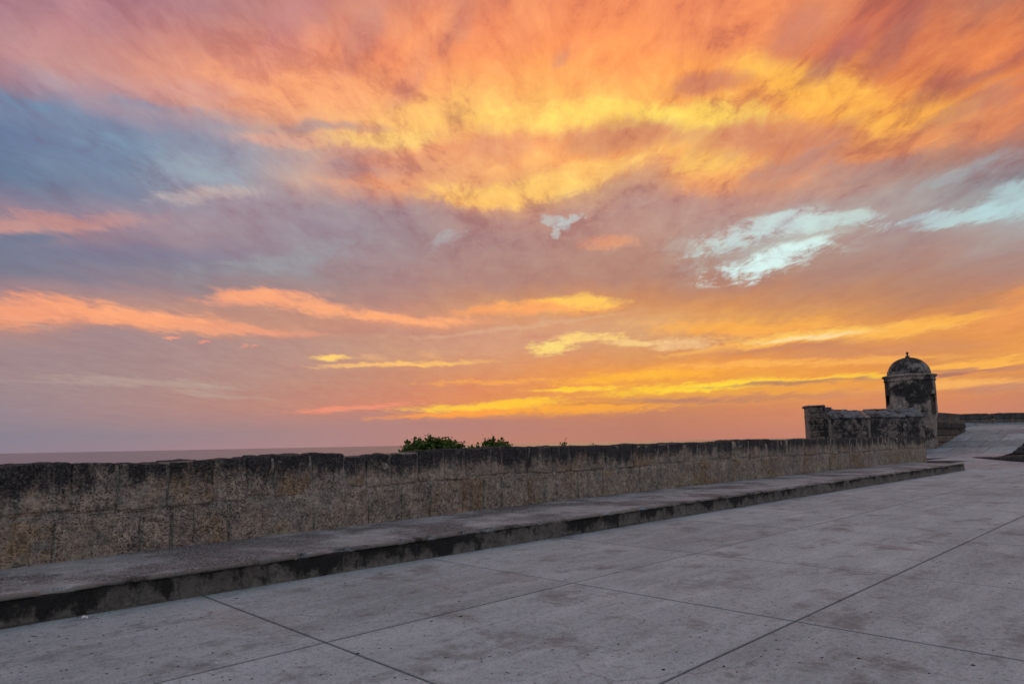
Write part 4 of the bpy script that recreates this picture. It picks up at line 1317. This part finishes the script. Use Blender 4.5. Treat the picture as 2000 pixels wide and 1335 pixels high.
bblock('joint_strip', 24.36, 24.60, -1.0, 0.5, 0.2, 2.95, M_PIERJ, 0.14, 0.04, 0.03, 27)
bblock('pier_cap', 22.92, 24.15, -1.36, 0.6, 3.88, 4.08, M_CAP, 0.12, 0.06, 0.05, 18)
bblock('pier_cap', 24.12, 24.75, -0.9, 1.2, 3.60, 3.92, M_CAP, 0.12, 0.06, 0.05, 19)

# ------------------------------------------------------------------ wall along the ramp, crest parapets
rw = empty('ramp_wall', (68, 16.1, 0.5))
tag(rw, 'stepped stone wall climbing beside the ramp from the turret door', 'wall')


def wblock(name, x0, x1, y0, y1, z0, z1, m_, parent, step=0.18, amp=0.04, seed=0.0, rnd_=0.04, zf=None):
    V, F_ = rough_box((x0, y0, 0), (x1, y1, 1), 0.12, rnd=0.0001, amp=0.0)
    V, F_ = rough_box((x0, y0, z0), (x1, y1, z1), step, rnd=rnd_, amp=amp, freq=1.5, seed=seed)
    if zf is not None:
        V = zf(V)
    return link(name, mesh(name, V, F_), m_, parent)


i = 0
for (z0, z1, yy) in ((0.2, 0.98, 15.66), (0.99, 1.55, 15.63), (1.56, 2.10, 15.62), (2.11, None, 15.60)):
    x = 63.3
    while x < 73.2:
        L_ = min(random.uniform(0.55, 1.25), 73.27 - x)
        if 73.27 - x - L_ < 0.4:
            L_ = 73.27 - x
        zt_ = z1 if z1 else 2.69 - 0.011 * (x - 62.8) + random.uniform(-0.02, 0.02)
        wblock('wall_stone', x + 0.01, x + L_ - 0.012, yy + random.uniform(-0.03, 0.03), 16.3, z0, zt_, M_RAMPWALL, rw, step=0.13, amp=0.06, rnd_=0.05, seed=60 + i)
        x += L_
        i += 1
x = 66.0
while x < 73.2:
    L_ = min(random.uniform(1.5, 2.0), 73.27 - x)
    if 73.27 - x - L_ < 0.6:
        L_ = 73.27 - x
    wblock('coping', x, x + L_ - 0.015, 16.05, 16.9, 2.5, 3.50, M_CREST, rw, seed=80 + i)
    x += L_
    i += 1

GC = 'parapet sections along the top of the ramp'
for i, (r0, r1, h_, lab) in enumerate(((47.3, 51.0, 3.80, 'weathered grey parapet section on the ramp crest, next to the ramp wall'),
                                        (51.02, 57.5, 3.80, 'longer dark parapet section at the right edge of the ramp crest'))):
    t_ = empty('crest_parapet', sr(73.2, (r0 + r1) / 2, 2.6))
    tag(t_, lab, 'wall', GC)
    r = r0
    q = 0
    while r < r1 - 0.05:
        L_ = min(random.uniform(0.9, 1.5), r1 - r)
        if r1 - r - L_ < 0.4:
            L_ = r1 - r
        for (z0, z1) in ((2.4, 3.17), (3.18, h_)):
            V, F_ = rough_box((r, 73.0, z0), (r + L_ - 0.012, 74.0, z1), 0.16, rnd=0.05, amp=0.06, freq=1.3, seed=90 + i * 9 + q)
            # shoulders drop at the ends of a section
            V[:, 2] -= 0.13 * smooth01(np.abs(V[:, 0] - (r0 + r1) / 2), (r1 - r0) / 2 - 0.6, (r1 - r0) / 2) * (V[:, 2] > 3.5)
            W = np.array([sr(v[1], v[0], v[2]) for v in V])
            link('stone', mesh('stone', W, F_), M_CREST, t_)
            q += 1
        r += L_

# ------------------------------------------------------------------ rubble retaining wall and kerb at the foot of the ramp
rub = empty('retaining_wall', (68, 10.8, 0))
tag(rub, 'rough dark rubble wall holding the side of the ramp at the right edge', 'wall')


def ramp_edge(x):
    return max(0.06, ramp_z(FH @ np.array([x, 10.9])) + 0.02)


for course in range(7):
    x = 65.2
    while x < 84:
        L_ = random.uniform(0.28, 0.6)
        zt_ = ramp_edge(x + L_ / 2)
        z0 = course * 0.30
        if z0 < zt_ - 0.05:
            z1 = min(z0 + 0.29, zt_ + random.uniform(0.0, 0.10))
            V, F_ = rough_box((x, 10.52 + random.uniform(-0.08, 0.05), z0 - 0.02), (x + L_ - 0.03, 10.93, z1), 0.12, rnd=0.08, amp=0.08, freq=3, seed=x + course)
            link('rubble_stone', mesh('rubble_stone', V, F_), M_RUBBLE, rub)
        x += L_
kerb = empty('stone_kerb', (51.3, 9.3, 0))
tag(kerb, 'low dark kerb of small stones growing taller towards the right edge, in front of the rubble wall', 'kerb')
K = [(56.2, 11.6), (51.35, 9.38), (47.84, 7.55), (43.0, 4.9)]
HK = [0.03, 0.17, 0.36, 0.40]
tt = 0.0
seglen = [math.dist(K[i], K[i + 1]) for i in range(3)]
tot = sum(seglen)
while tt < tot:
    L_ = random.uniform(0.25, 0.45)
    q = tt + L_ / 2
    i = 0
    while i < 2 and q > seglen[i]:
        q -= seglen[i]
        i += 1
    f_ = min(1, q / seglen[i])
    cx = K[i][0] + (K[i + 1][0] - K[i][0]) * f_
    cy = K[i][1] + (K[i + 1][1] - K[i][1]) * f_
    h_ = HK[i] + (HK[i + 1] - HK[i]) * f_
    dx, dy = K[i + 1][0] - K[i][0], K[i + 1][1] - K[i][1]
    ln = math.hypot(dx, dy)
    dx, dy = dx / ln, dy / ln
    V, F_ = rough_box((-L_ / 2, -0.2, -0.03), (L_ / 2 - 0.015, 0.25, h_ + random.uniform(-0.01, 0.03)), 0.1, rnd=0.05, amp=0.04, freq=3, seed=tt)
    W = np.stack([cx + V[:, 0] * dx - V[:, 1] * dy, cy + V[:, 0] * dy + V[:, 1] * dx, V[:, 2]], 1)
    link('kerb_stone', mesh('kerb_stone', W, F_), M_RUBBLE, kerb)
    tt += L_

# ------------------------------------------------------------------ small loose things
def scatter(name, pts, sizes, m_, flat=0.6):
    vs, fs = [], []
    base = [(1, 0, 0), (0.3, 0.9, 0), (-0.8, 0.6, 0), (-0.8, -0.5, 0), (0.4, -0.9, 0), (0.1, 0.05, 1)]
    for (x, y, z), s in zip(pts, sizes):
        a_ = rng.uniform(0, 6.28)
        c_, s_ = math.cos(a_), math.sin(a_)
        k0 = len(vs)
        for (bx, by, bz) in base:
            j = rng.uniform(0.7, 1.2)
            bx, by = bx * j, by * j * 0.8
            vs.append((x + (bx * c_ - by * s_) * s, y + (bx * s_ + by * c_) * s, z + (bz * flat * s)))
        fs += [(k0 + i, k0 + (i + 1) % 5, k0 + 5) for i in range(5)]
    return link(name, mesh(name, vs, fs), m_, smooth=False)


pts, sz = [], []
for _ in range(1500):
    x = rng.uniform(-3, 34)
    d_ = abs(rng.normal()) * 0.055
    if perlin(np.array([[x, 0, 0]]), 0.9, 2)[0] < rng.uniform(-0.5, 0.35):
        continue
    pts.append((x, 8.02 - d_, 0.0))
    sz.append(rng.uniform(0.004, 0.013) * (1.6 if rng.random() < 0.06 else 1))
tag(scatter('grit', pts, sz, M_PEBBLE), kind='stuff')
pts, sz = [], []
for _ in range(1900):
    x = 1.0 + 25 * rng.random() ** 1.6
    y = rng.uniform(0.3, 7.9)
    pts.append((x, y, 0.002))
    sz.append(rng.uniform(0.004, 0.013) * (1.7 if rng.random() < 0.08 else 1))
tag(scatter('dry_litter', pts, sz, M_LITTER, 0.25), kind='stuff')
V, F_ = rough_box((1.87, 7.87, 0.0), (1.922, 7.905, 0.022), 0.006, rnd=0.012, amp=0.02, freq=40, seed=3)
tag(link('paper_scrap', mesh('paper_scrap', V, F_), M_PAPER, smooth=False), 'crumpled white scrap of paper lying at the foot of the mouldy step', 'litter')
